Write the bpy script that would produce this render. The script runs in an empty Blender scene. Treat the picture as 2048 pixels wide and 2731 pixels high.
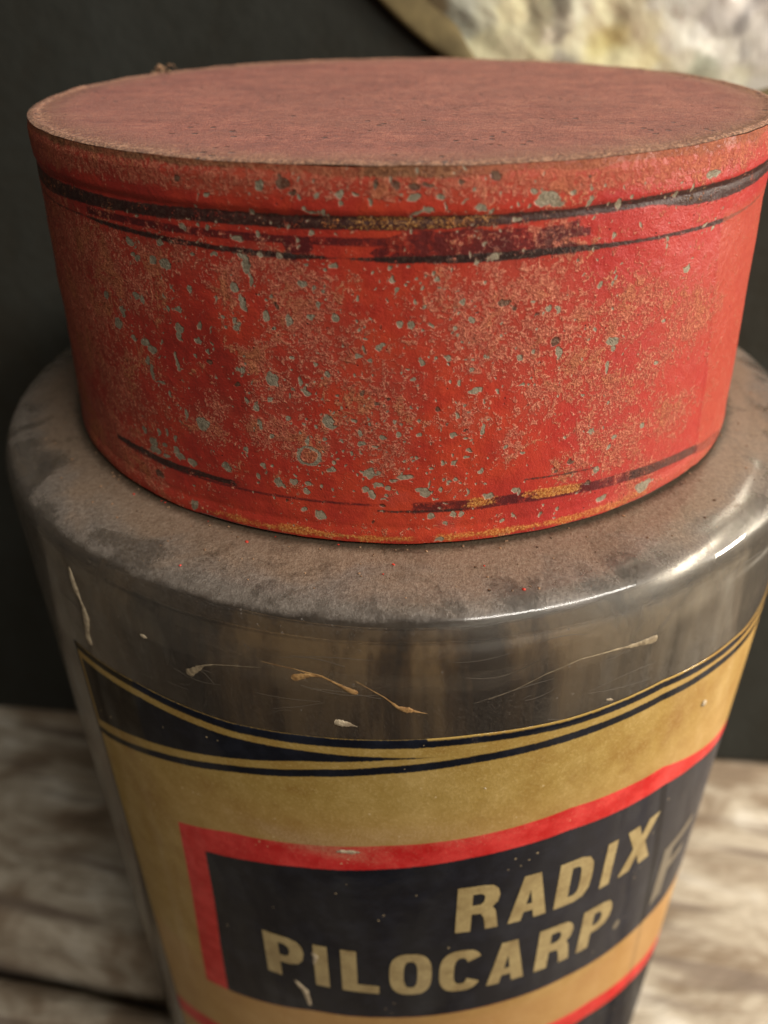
import bpy, bmesh, math, random
import numpy as np
from mathutils import Vector, Matrix
from mathutils.geometry import tessellate_polygon

# ------------------------------------------------------------------ scale
S = 0.075            # jar radius in metres; shapes below are in jar radii
ZT = 3.6             # height of the lid's top above the table, in radii
sc = bpy.context.scene
col = sc.collection

# ------------------------------------------------------------------ camera
PITCH, ROLL, YAW, DIST, CZ = 0.5864, -0.0107, 0.0237, 2.0458, 0.2447
cam_data = bpy.data.cameras.new('camera')
cam = bpy.data.objects.new('camera', cam_data); col.objects.link(cam)
sp, cp = math.sin(PITCH), math.cos(PITCH)
right, up, fwd = Vector((1, 0, 0)), Vector((0, sp, cp)), Vector((0, cp, -sp))
c, s = math.cos(ROLL), math.sin(ROLL)
r2, u2 = c*right + s*up, -s*right + c*up
Rz = Matrix.Rotation(YAW, 3, 'Z')
r2, u2, f2 = Rz @ r2, Rz @ u2, Rz @ fwd
mw = Matrix((r2, u2, -f2)).transposed().to_4x4()
mw.translation = Vector((0, -DIST, CZ + ZT)) * S
cam.matrix_world = mw
cam_data.sensor_fit = 'VERTICAL'
cam_data.sensor_height = 24.0
cam_data.sensor_width = 18.0
cam_data.lens = 24.0*2209/2731
cam_data.clip_start, cam_data.clip_end = 0.005, 20
cam_data.dof.use_dof = True
cam_data.dof.focus_distance = 1.45*S
cam_data.dof.aperture_fstop = (cam_data.lens*1e-3)/(0.025*S)
sc.camera = cam

# ------------------------------------------------------------------ light
world = bpy.data.worlds.new('World'); sc.world = world
world.use_nodes = True
bg = world.node_tree.nodes['Background']
bg.inputs[0].default_value = (1.0, 0.88, 0.74, 1)
bg.inputs[1].default_value = 0.06

def area(name, loc, target, size, power, colour, sy=None):
    d = bpy.data.lights.new(name, 'AREA'); d.energy = power; d.color = colour
    d.shape = 'RECTANGLE'; d.size = size; d.size_y = sy or size
    o = bpy.data.objects.new(name, d); col.objects.link(o)
    o.location = loc
    o.rotation_euler = (Vector(target) - Vector(loc)).to_track_quat('-Z', 'Y').to_euler()
    return o
area('window_light', (0.47, -0.49, 0.84), (0.0, 0.0, 0.22), 0.66, 9.2, (1.0, 0.94, 0.85), 0.10)
area('side_lamp', (0.45, -0.05, 0.31), (0.25, 0.03, 0.0), 0.085, 3.2, (1.0, 0.91, 0.78))

sc.view_settings.view_transform = 'Standard'
sc.view_settings.look = 'None'
sc.view_settings.exposure = 0.0
sc.view_settings.gamma = 1.0
sc.render.engine = 'CYCLES'
cy = sc.cycles
cy.use_denoising = True
cy.max_bounces = 10; cy.transmission_bounces = 8; cy.glossy_bounces = 5; cy.diffuse_bounces = 4
cy.caustics_reflective = False
cy.caustics_refractive = False
cy.blur_glossy = 0.5
cy.sample_clamp_indirect = 4.0

CHIPS="-26,-0.029,0.46,0.0047,d -15.5,-0.03,0.61,0.0072,c -22.3,-0.049,0.35,0.0039,c -16.7,-0.07,0.36,0.0043,c -24.1,-0.096,0.35,0.0038,c -22.5,-0.098,0.4,0.0045,c -26.2,-0.106,0.54,0.0057,p -16.2,-0.1,0.4,0.0048,c -18.9,-0.112,0.76,0.0049,c -33.3,-0.098,0.37,0.0033,c -22.1,-0.139,0.44,0.0051,c -16.1,-0.132,0.4,0.005,c -18.5,-0.14,0.42,0.005,c -18,-0.153,0.53,0.0138,c -17.6,-0.172,0.34,0.0117,c -30.3,-0.134,0.73,0.0072,c -35.7,-0.146,1.01,0.0088,p -31.8,-0.167,0.9,0.0087,c -29.7,-0.17,1.09,0.0111,c -35.2,-0.165,0.57,0.0051,c -34.6,-0.171,0.51,0.0046,c -19.8,-0.19,0.79,0.0096,c -18.9,-0.212,0.49,0.0146,c -18.5,-0.222,0.35,0.0044,c -26.1,-0.206,0.45,0.0075,p -30.7,-0.226,0.56,0.0057,p -35.8,-0.238,0.74,0.0068,c -34.7,-0.243,0.43,0.0081,c -30.1,-0.244,0.35,0.0065,c -28.4,-0.243,0.6,0.0065,c -40.6,-0.302,0.91,0.0103,c -39.1,-0.275,0.68,0.0142,p -42.7,-0.257,0.59,0.0087,c -28.7,-0.276,0.86,0.0093,c -28.7,-0.29,0.49,0.0108,c -25.3,-0.262,0.31,0.0104,c -20.1,-0.244,0.36,0.0045,c -19.9,-0.254,0.6,0.0076,p -21.6,-0.258,0.25,0.0031,c -22.4,-0.213,0.25,0.0062,c -16,-0.229,0.28,0.0097,c -15.2,-0.198,0.37,0.0047,c -37.5,-0.32,0.65,0.0058,c -35.4,-0.319,0.9,0.0086,c -25.9,-0.29,0.5,0.0058,c -25.4,-0.145,0.48,0.0052,c -21.8,-0.24,0.29,0.0035,c -12.8,-0.027,0.84,0.0102,d -11.8,-0.038,0.42,0.0052,d -11.1,-0.042,0.3,0.0037,c -13.3,-0.017,0.25,0.003,d -6.5,-0.037,0.64,0.0061,c -6.3,-0.048,0.29,0.0037,c -4.8,-0.037,0.48,0.0024,c -3.3,-0.048,0.29,0.0057,c -8.9,-0.038,0.33,0.0041,c -8.3,-0.062,0.29,0.0058,c -9.6,-0.064,0.83,0.0025,c -10.5,-0.058,0.25,0.0031,c 1.4,-0.04,0.71,0.0061,c -0.1,-0.042,0.35,0.0031,d 2.9,-0.059,0.71,0.0052,c 1.6,-0.063,0.79,0.0029,c 4.1,-0.042,0.47,0.0061,c 4.7,-0.056,0.19,0.0083,c 6.9,-0.048,0.56,0.0025,c 8.7,-0.06,0.73,0.0052,c 10,-0.063,0.36,0.0046,c 7.9,-0.033,0.32,0.0041,c 12.6,-0.08,0.34,0.0043,c -11.4,-0.108,0.34,0.0044,c -9.9,-0.097,0.3,0.0039,c -14,-0.132,0.44,0.0056,c 9.2,-0.113,0.2,0.0054,c 7.7,-0.127,0.2,0.0044,c 8.5,-0.137,0.3,0.004,c 10.3,-0.133,0.59,0.0078,p -7.5,-0.142,0.59,0.0056,c -8.8,-0.14,0.25,0.0033,c -10.8,-0.145,0.34,0.0045,c -11.3,-0.172,0.61,0.0051,c -9.9,-0.177,0.26,0.0051,c -8.7,-0.184,0.31,0.0042,c -1.1,-0.161,0.3,0.0063,c -1.1,-0.142,0.2,0.0027,c 0.9,-0.142,0.24,0.0033,c -0.6,-0.178,0.36,0.005,c 2,-0.17,0.2,0.0027,c 4.1,-0.163,0.3,0.0041,c 4.5,-0.177,0.42,0.0041,p 2.7,-0.159,0.16,0.0022,c -2.9,-0.176,0.17,0.0023,c -4.9,-0.191,0.3,0.0042,c 1.5,-0.198,0.25,0.0058,c 7,-0.2,0.25,0.0065,c -9.5,-0.207,0.35,0.0047,c -13.2,-0.235,0.4,0.0097,c -10.6,-0.228,0.44,0.006,c -7.5,-0.226,0.38,0.0071,c -0.1,-0.234,0.42,0.006,c 1.1,-0.234,0.47,0.0067,c 3.5,-0.237,0.47,0.0043,c 2.5,-0.244,0.2,0.0029,c 8.1,-0.229,0.38,0.0052,p 5.9,-0.248,0.21,0.0029,c 6.3,-0.242,0.26,0.0036,c 6.7,-0.252,0.21,0.0029,c -3.9,-0.259,0.26,0.0037,c 11.9,-0.207,0.88,0.0059,d 13.3,-0.214,0.36,0.0048,d 8.9,-0.218,0.24,0.0033,d -2.2,-0.237,0.17,0.0024,d -2.2,-0.267,0.26,0.0037,c -14.6,-0.212,0.37,0.0048,d 2.9,-0.025,0.71,0.0044,d 10.1,-0.015,0.57,0.007,d -0.7,-0.024,0.47,0.006,d -2.8,-0.024,0.31,0.004,d 6.5,-0.02,0.32,0.004,d 1.3,-0.026,0.78,0.006,d 16.2,-0.05,1.49,0.0105,c 15.3,-0.058,0.87,0.0063,c 17.3,-0.058,0.89,0.0053,c 14.4,-0.038,0.51,0.0062,c 19,-0.047,0.46,0.0053,c 21.3,-0.043,0.42,0.0047,c 21.4,-0.06,0.29,0.0086,c 25.2,-0.07,0.5,0.0092,c 26.8,-0.063,0.21,0.004,c 23,-0.041,0.2,0.0021,c 31.1,-0.062,0.24,0.004,c 33.8,-0.07,0.39,0.0051,c 34.4,-0.052,0.31,0.0027,c 40.1,-0.05,1.93,0.007,c 36.6,-0.064,0.34,0.007,c 25.3,-0.119,0.34,0.0037,c 33.8,-0.141,0.42,0.0068,c 33.6,-0.152,0.21,0.0049,c 38.3,-0.198,0.88,0.0053,c 41,-0.13,0.48,0.0035,c 43,-0.143,0.52,0.0057,c 20.6,-0.148,0.23,0.0028,c 26.2,-0.187,0.22,0.0044,c 25.9,-0.196,0.22,0.0024,c 24.2,-0.192,0.29,0.0068,c 17.5,-0.219,0.57,0.0072,c 18.8,-0.224,0.42,0.0073,c 16,-0.228,0.22,0.0029,d 35.3,-0.284,0.46,0.0044,c 24.1,-0.271,0.3,0.0051,c 18.8,-0.28,0.69,0.0089,d 27,-0.295,1.04,0.0053,c 43.5,-0.126,0.3,0.0021,c 14,-0.061,0.24,0.0029,c 13,-0.079,0.31,0.0038,c 20.8,-0.025,0.34,0.0037,d -34.1,-0.331,1.16,0.0086,p -35.5,-0.356,0.37,0.0118,c -34.8,-0.376,0.42,0.0149,c -29.9,-0.33,0.31,0.0084,c -29.7,-0.343,0.36,0.0141,c -26.4,-0.321,0.33,0.0038,p -24.5,-0.306,0.36,0.0043,c -24.4,-0.324,0.49,0.006,d -33.3,-0.392,1.01,0.003,c -31.8,-0.407,0.33,0.0066,c -19.8,-0.328,0.82,0.0107,p -19.3,-0.383,0.37,0.005,c -20.6,-0.358,0.42,0.0055,d -29.2,-0.44,0.39,0.0121,c -26.8,-0.451,1.23,0.015,p -38.3,-0.507,0.7,0.0067,c -35.3,-0.498,0.51,0.0082,c -33.3,-0.491,0.35,0.0096,c -31.8,-0.498,0.4,0.008,c -36.7,-0.526,0.83,0.0084,c -34.1,-0.522,0.55,0.0059,c -36.3,-0.542,1.32,0.0085,c -34,-0.544,0.86,0.006,c -31.8,-0.524,0.72,0.0082,c -31.3,-0.534,0.99,0.0066,c -29.2,-0.537,0.8,0.0097,c -20.2,-0.483,0.48,0.0066,p -23.4,-0.524,0.93,0.0125,p -18,-0.395,0.45,0.0061,c -17.9,-0.426,0.41,0.0114,c -16.1,-0.338,0.78,0.0133,c -16.1,-0.375,0.39,0.0054,c -16.4,-0.445,0.4,0.0057,c -18,-0.505,0.42,0.006,c -16.7,-0.507,0.31,0.0045,c -18.7,-0.531,0.39,0.0077,c -18.7,-0.547,0.17,0.0044,c -36,-0.592,0.99,0.0106,d -18.3,-0.361,0.2,0.0027,c -29.8,-0.63,0.84,0.0104,p -4.9,-0.286,0.49,0.0045,c -4.2,-0.275,0.24,0.0074,c -2.5,-0.272,0.48,0.0069,c -3.6,-0.295,0.35,0.005,c -10,-0.305,0.32,0.0046,c -12.9,-0.297,0.28,0.0038,c -8.6,-0.323,0.45,0.0057,c -15.3,-0.339,0.39,0.0119,c -11.5,-0.357,0.71,0.0066,c -12.1,-0.339,0.26,0.0105,c -13.3,-0.349,0.3,0.0042,c -13.7,-0.366,0.23,0.0081,c -7.6,-0.359,0.36,0.0032,c 2.4,-0.299,0.43,0.0063,c 4.1,-0.291,0.28,0.004,c 5.5,-0.29,0.52,0.004,c 10.1,-0.291,0.39,0.004,c 8.4,-0.312,0.25,0.0036,c 0.8,-0.308,0.17,0.0025,c 1.3,-0.327,0.31,0.0031,c 2.1,-0.336,0.14,0.0031,c 6,-0.33,0.25,0.0036,c 7.2,-0.336,0.32,0.0047,c 9.1,-0.35,0.81,0.0058,c 11.7,-0.351,0.18,0.0026,c -2.9,-0.372,0.28,0.0042,d 4.5,-0.38,0.32,0.0048,d -4.5,-0.35,0.32,0.0047,d -1.3,-0.361,0.35,0.0053,d -13.9,-0.407,0.35,0.005,c -11.5,-0.405,0.19,0.0027,c -12,-0.416,0.19,0.0028,c -10.6,-0.419,0.3,0.0044,c -8.9,-0.405,0.92,0.0151,p -8.7,-0.416,0.83,0.005,c -5.5,-0.403,0.36,0.0038,c -3.8,-0.407,0.32,0.0049,c -2.9,-0.404,0.18,0.0027,c -2.1,-0.431,0.45,0.005,c -0.3,-0.426,0.32,0.005,c -4.9,-0.425,0.33,0.005,c -4.7,-0.445,0.69,0.007,c -3.1,-0.448,0.4,0.0028,c 2.1,-0.402,0.32,0.0027,c 2.3,-0.427,0.39,0.0061,c 6.5,-0.429,0.4,0.0061,c 7.9,-0.435,0.26,0.0028,c 10.1,-0.422,0.33,0.0125,c 6.9,-0.391,0.25,0.0067,c 5.7,-0.408,0.22,0.0033,d 7.8,-0.419,0.26,0.0039,d 4.8,-0.436,0.18,0.0028,c -9.6,-0.439,0.37,0.0045,c -12.7,-0.433,0.19,0.0028,c -11.8,-0.445,0.27,0.0085,c -11.7,-0.477,1.83,0.0209,r -8.8,-0.471,0.19,0.0029,c -6.1,-0.464,0.33,0.004,c -8.1,-0.485,0.26,0.0041,c -8.7,-0.498,0.57,0.0059,c -6.9,-0.49,0.19,0.0052,c -3.9,-0.503,0.65,0.0117,c -4.7,-0.5,0.37,0.0023,c -3,-0.505,0.37,0.0023,c 0.5,-0.509,1.19,0.0053,c -0.8,-0.516,0.55,0.0035,c -2.8,-0.524,0.74,0.0059,c -4.3,-0.534,0.41,0.0066,c -3.6,-0.544,0.56,0.009,c -1.7,-0.53,0.41,0.0065,c -1.8,-0.548,0.19,0.003,c 8.6,-0.459,0.41,0.0034,c 8.2,-0.474,0.46,0.004,c 6.5,-0.482,0.41,0.0052,c 5.3,-0.482,0.18,0.0057,c 10.1,-0.503,0.53,0.0053,p 13.2,-0.459,0.35,0.0051,c 3.9,-0.492,0.22,0.0035,c 1.8,-0.469,0.22,0.0051,c 2.9,-0.472,0.15,0.0023,c -15.7,-0.537,0.72,0.0122,c -13.5,-0.518,0.24,0.0036,c -13.8,-0.532,0.36,0.0067,c -11.7,-0.531,0.55,0.0048,c -10,-0.531,0.35,0.0042,c -12.2,-0.548,0.5,0.0061,c 6.3,-0.522,0.41,0.003,c 7.1,-0.518,0.26,0.0053,c 8.5,-0.542,0.27,0.0066,c 5.2,-0.534,0.19,0.006,c 3.1,-0.54,0.84,0.0105,c 2.2,-0.534,0.52,0.0054,c 3.6,-0.526,0.15,0.0074,c 11.3,-0.555,0.78,0.0049,c 14.8,-0.55,0.4,0.0061,c -12.6,-0.586,0.5,0.0044,c -10.5,-0.595,0.89,0.0088,c -2.4,-0.566,0.49,0.0043,d 4,-0.588,0.53,0.0062,c 6.8,-0.587,0.48,0.0062,c 7.9,-0.588,0.31,0.005,c 5.7,-0.603,0.38,0.0031,c 13.4,-0.61,0.32,0.0051,c 15,-0.604,0.29,0.0045,c -3.4,-0.605,0.23,0.0038,d 5,-0.639,0.67,0.0045,c -15.8,-0.603,0.13,0.0019,c -15,-0.571,0.25,0.0038,d 19.4,-0.299,0.5,0.0116,c 14.4,-0.299,0.52,0.0051,c 16.1,-0.291,0.27,0.0051,c 26.6,-0.343,0.33,0.011,c 27.3,-0.306,0.51,0.0059,c 15,-0.348,0.48,0.0037,c 16.5,-0.351,0.19,0.0027,c 19.6,-0.353,0.16,0.0022,c 19.6,-0.325,0.16,0.0032,c 23.2,-0.384,0.39,0.0034,c 24.9,-0.458,0.7,0.0074,p 27.4,-0.409,0.29,0.0035,c 29,-0.481,0.41,0.0049,c 21.1,-0.458,0.3,0.0029,c 15.4,-0.474,0.44,0.0041,c 26.3,-0.54,1.1,0.0057,p 28.3,-0.499,0.3,0.0056,c 22.3,-0.511,0.56,0.0076,d 20.2,-0.527,0.35,0.0049,d 25.5,-0.565,0.53,0.0071,d 28.2,-0.611,0.83,0.0074,c 36.2,-0.618,1.97,0.0107,p 18.8,-0.611,0.48,0.0045,c 21.2,-0.606,0.23,0.0065,c 19.1,-0.591,0.22,0.0032,c 15.3,-0.552,0.24,0.0077,c 35.3,-0.362,0.53,0.0053,c 34.3,-0.48,0.48,0.0051,c"
PATCH="-42.4,-0.175,7.24,0.051 -38.5,-0.212,7.78,0.0638 -32.5,-0.166,4.14,0.0393 -46.8,-0.28,6.14,0.0386 -26.4,-0.452,3.07,0.0379 -13.1,-0.166,3.36,0.0434 -11.1,-0.23,5.04,0.0683 -9,-0.266,4.73,0.066 -17.3,-0.309,2.48,0.0328 -15.1,-0.363,3.67,0.0509 -17.3,-0.428,3.21,0.0448 -1.4,-0.35,4.14,0.0616 -0.9,-0.461,3.42,0.0534 -4.3,-0.427,2.85,0.0435 -2.6,-0.489,2.31,0.0364 7.1,-0.228,5.39,0.0749 11.4,-0.201,4.96,0.0665 14.5,-0.258,5.22,0.07 16.9,-0.186,4.68,0.0591 20.4,-0.252,5.04,0.063 9.5,-0.283,3.34,0.0471 4.9,-0.175,2.1,0.0287 22.3,-0.336,4.02,0.0508 16.9,-0.375,3.1,0.0428 27.8,-0.268,5.17,0.0576 32,-0.238,4.9,0.0493 27.8,-0.402,4.61,0.0547 35.3,-0.356,4.68,0.046 8.1,-0.396,2.57,0.0384 30.4,-0.503,5.07,0.0597 25.4,-0.457,2.95,0.0375 35,-0.602,4.97,0.0549 14.2,-0.32,2.95,0.0408 6.7,-0.528,1.77,0.0281 -16.3,-0.14,2.02,0.0251 -20.3,-0.204,1.89,0.0229 -56.6,-0.307,17.7,0.0808 -55.4,-0.178,17.86,0.0597 -66.5,-0.517,9.74,0.0627 -45.9,-0.415,6.07,0.0426 -41.7,-0.454,6.3,0.0526 -37.3,-0.584,4.92,0.0501 -46.5,-0.569,8.26,0.0602 17.6,-0.115,2.88,0.035 11.2,-0.151,3.24,0.0425 -17.5,-0.149,2.36,0.0289 -6,-0.437,2.01,0.0308 -23.1,-0.406,1.76,0.0225 13.6,-0.456,2.14,0.0315 23.8,-0.527,3.28,0.0441 40.1,-0.303,7.75,0.0641 40.2,-0.486,5.82,0.0527 -9.3,-0.177,2.16,0.029 -20.1,-0.174,2.48,0.0298 51.3,-0.696,11.56,0.0701 -55.3,-0.389,17.84,0.0721 -9.5,-0.45,1.77,0.0268 -14.3,-0.448,2.48,0.036 -26.4,-0.155,2.81,0.0302"
DRIPS_AND_GLARE= [[(-23.65, -0.8743, 0.0113), (-22.32, -0.8532, 0.0076), (-21.31, -0.8379, 0.0042), (-20.09, -0.8281, 0.0026), (-17.82, -0.8176, 0.0019), (-14.35, -0.806, 0.0009)], [(-11.1, -0.8194, 0.0109), (-10.13, -0.8116, 0.0086), (-9.14, -0.8058, 0.0051), (-7.82, -0.8062, 0.0034)], [(-14.26, -0.7903, 0.0014), (-10.8, -0.7957, 0.0026), (-7.94, -0.8053, 0.0042), (-6.07, -0.8238, 0.0046), (-4.91, -0.836, 0.0071), (-4.25, -0.8396, 0.0058)], [(-4.51, -0.8096, 0.0016), (-1.6, -0.8466, 0.0029), (-0.18, -0.8723, 0.005), (0.7, -0.8782, 0.0096), (1.37, -0.8813, 0.005), (2.94, -0.8893, 0.0013)], [(-6.9, -0.9176, 0.0078), (-6.16, -0.9201, 0.0104), (-5.3, -0.922, 0.0065), (-4.45, -0.9266, 0.0021)], [(28.73, -0.8128, 0.0115), (27.42, -0.8113, 0.0092), (26.16, -0.8097, 0.0065), (23.12, -0.8039, 0.0038), (18.96, -0.8025, 0.0024), (15.17, -0.8212, 0.0018), (11.79, -0.8483, 0.0013), (9.14, -0.8635, 0.0009)], [(-29.71, -0.8197, 0.0067), (-29.18, -0.8191, 0.0098), (-28.62, -0.82, 0.0058)], [(-40.64, -0.7398, 0.0051), (-40.63, -0.77, 0.0103), (-40.46, -0.7968, 0.0119), (-40.08, -0.8223, 0.0051), (-39.74, -0.8385, 0.0084), (-39.77, -0.8635, 0.0134), (-40.48, -0.9061, 0.0098), (-40.68, -0.934, 0.0117), (-40.45, -0.9464, 0.009)], [(-15.15, -1.8787, 0.0039), (-13.7, -1.9162, 0.0114), (-13.38, -1.9535, 0.0077), (-13.17, -1.9869, 0.0064)], [(-12.0, -1.7277, 0.0059), (-11.55, -1.742, 0.0083), (-11.85, -1.7808, 0.0036)], [(-7.58, -1.3088, 0.004), (-6.86, -1.3047, 0.0064), (-5.45, -1.3036, 0.0064), (-4.61, -1.3031, 0.0034)], [(23.2, -0.9327, 0.0051), (23.68, -0.9361, 0.008), (24.19, -0.9411, 0.0041)], [(41.21, -1.1122, 0.0148), (42.1, -1.1244, 0.0158)], [(9.46, -1.1037, 0.0057), (9.75, -1.1082, 0.0057)]]
LEAF_GLINTS="0.012,0.107,0.050,140,120,75 0.075,0.042,0.044,135,115,70 0.123,0.117,0.037,150,130,90 0.129,0.138,0.017,95,85,70 0.169,0.057,0.018,100,92,75 0.206,-0.015,0.018,110,100,80 0.186,0.105,0.050,200,205,190 0.237,0.073,0.050,195,200,180 0.286,0.094,0.050,215,215,190 0.373,0.099,0.047,255,250,205 0.279,-0.004,0.057,235,232,190 0.381,-0.005,0.057,235,230,190 0.231,-0.049,0.038,215,205,160 0.447,0.103,0.043,170,165,135 0.446,0.039,0.038,190,185,150 0.500,0.038,0.025,252,248,225 0.497,-0.028,0.036,250,245,205 0.531,0.124,0.030,150,148,132 0.546,0.049,0.028,155,150,135 0.562,-0.040,0.031,170,165,150 0.594,0.113,0.035,250,250,225 0.600,0.015,0.035,250,248,215 0.684,0.091,0.050,250,245,205 0.719,0.015,0.048,225,212,140 0.685,-0.007,0.032,240,230,165 0.767,0.111,0.049,190,178,145 0.815,0.047,0.044,215,205,170 0.756,-0.064,0.070,255,250,200 0.853,-0.031,0.044,225,215,165 0.886,-0.076,0.032,220,215,185 0.903,0.110,0.031,225,225,215 0.839,0.121,0.025,240,238,225 0.950,0.056,0.027,255,254,245 0.994,0.023,0.028,255,255,248 1.052,-0.016,0.028,255,254,245 0.941,0.002,0.028,240,238,225 0.966,0.099,0.031,190,185,178 1.047,0.066,0.037,185,180,175 1.037,-0.066,0.036,175,180,160 1.106,-0.033,0.032,225,222,212 1.081,0.109,0.025,220,214,208 1.128,0.066,0.025,150,146,146 1.160,-0.022,0.025,170,166,162 1.190,0.087,0.037,190,184,180 1.214,-0.011,0.038,200,195,188 1.146,-0.101,0.026,225,225,205 1.251,-0.113,0.038,195,192,185 0.970,-0.049,0.025,215,210,190 0.895,0.013,0.028,215,208,190"

# ------------------------------------------------------------------ small helpers
rng = np.random.default_rng(7)
random.seed(7)
TAB = [np.random.default_rng(100+k).random((256, 256)) for k in range(6)]
def vn(x, y, k=0):
    """value noise, 0..1"""
    t = TAB[k % 6]
    xi, yi = np.floor(x).astype(int), np.floor(y).astype(int)
    fx, fy = x-xi, y-yi
    fx, fy = fx*fx*(3-2*fx), fy*fy*(3-2*fy)
    a, b = t[xi & 255, yi & 255], t[(xi+1) & 255, yi & 255]
    c_, d = t[xi & 255, (yi+1) & 255], t[(xi+1) & 255, (yi+1) & 255]
    return (a*(1-fx)+b*fx)*(1-fy)+(c_*(1-fx)+d*fx)*fy
def fbm(x, y, k=0, octv=4, gain=.55):
    r, a, t = 0*x, 1.0, 0.0
    for i in range(octv):
        r = r + a*vn(x*2**i+17*i, y*2**i+9*i, k+i); t += a; a *= gain
    return r/t
def sst(x, a, b):
    t = np.clip((x-a)/(b-a), 0, 1); return t*t*(3-2*t)
def lin(v):
    v = np.asarray(v, float)/255
    return np.where(v <= .04045, v/12.92, ((v+.055)/1.055)**2.4)
def L(r, g, b):
    return tuple(lin((r, g, b)))+(1,)

def tag(o, label=None, cat=None, kind=None, group=None):
    for k, v in (('label', label), ('category', cat), ('kind', kind), ('group', group)):
        if v: o[k] = v
    return o
def empty(name, z=0.0, xy=(0, 0)):
    o = bpy.data.objects.new(name, None); col.objects.link(o)
    o.location = (xy[0]*S, xy[1]*S, z*S); o.empty_display_size = .02
    return o
def mesh(name, verts, faces, mats, parent=None, z0=-ZT, smooth=True, mi=None, attrs=None, cols=None, off=(0, 0)):
    """verts in jar radii (lid top = 0); z0 is the origin's height in the same frame"""
    v = np.asarray(verts, float).copy()
    v[:, 0] -= off[0]; v[:, 1] -= off[1]; v[:, 2] -= z0
    me = bpy.data.meshes.new(name)
    me.from_pydata((v*S).tolist(), [], faces if isinstance(faces, list) else faces.tolist())
    for m in (mats if isinstance(mats, (list, tuple)) else [mats]): me.materials.append(m)
    if smooth: me.polygons.foreach_set('use_smooth', np.ones(len(me.polygons), bool))
    if mi is not None: me.polygons.foreach_set('material_index', np.asarray(mi, np.int32))
    for k, a in (attrs or {}).items():
        me.attributes.new(k, 'FLOAT', 'POINT').data.foreach_set('value', np.asarray(a, np.float32).ravel())
    for k, a in (cols or {}).items():
        me.attributes.new(k, 'FLOAT_COLOR', 'POINT').data.foreach_set('color', np.asarray(a, np.float32).ravel())
    me.update()
    o = bpy.data.objects.new(name, me); col.objects.link(o)
    if parent is not None: o.parent = parent
    return o
def grid_faces(nu, nv, wrap=False, base=0):
    """quads of a (nu x nv) grid, u major"""
    i = np.arange(nu if wrap else nu-1)[:, None]; j = np.arange(nv-1)[None, :]
    i2 = (i+1) % nu
    a, b, c_, d = i*nv+j, i2*nv+j, i2*nv+j+1, i*nv+j+1
    return (np.stack([a, b, c_, d], -1).reshape(-1, 4)+base)
def lathe(profile, nseg):
    p = np.asarray(profile, float)
    th = np.linspace(0, 2*np.pi, nseg, endpoint=False)
    v = np.stack([p[None, :, 0]*np.sin(th)[:, None], -p[None, :, 0]*np.cos(th)[:, None], np.broadcast_to(p[None, :, 1], (nseg, len(p)))], -1)
    return v.reshape(-1, 3), grid_faces(nseg, len(p), True)
def smooth_profile(pts, n=6):
    """Catmull-Rom through the points"""
    p = np.asarray(pts, float); out = []
    for i in range(len(p)-1):
        a, b, c_, d = p[max(i-1, 0)], p[i], p[i+1], p[min(i+2, len(p)-1)]
        for t in np.arange(n)/n:
            out.append(.5*((2*b)+(c_-a)*t+(2*a-5*b+4*c_-d)*t*t+(3*b-a-3*c_+d)*t**3))
    out.append(p[-1]); return np.array(out)

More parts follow.
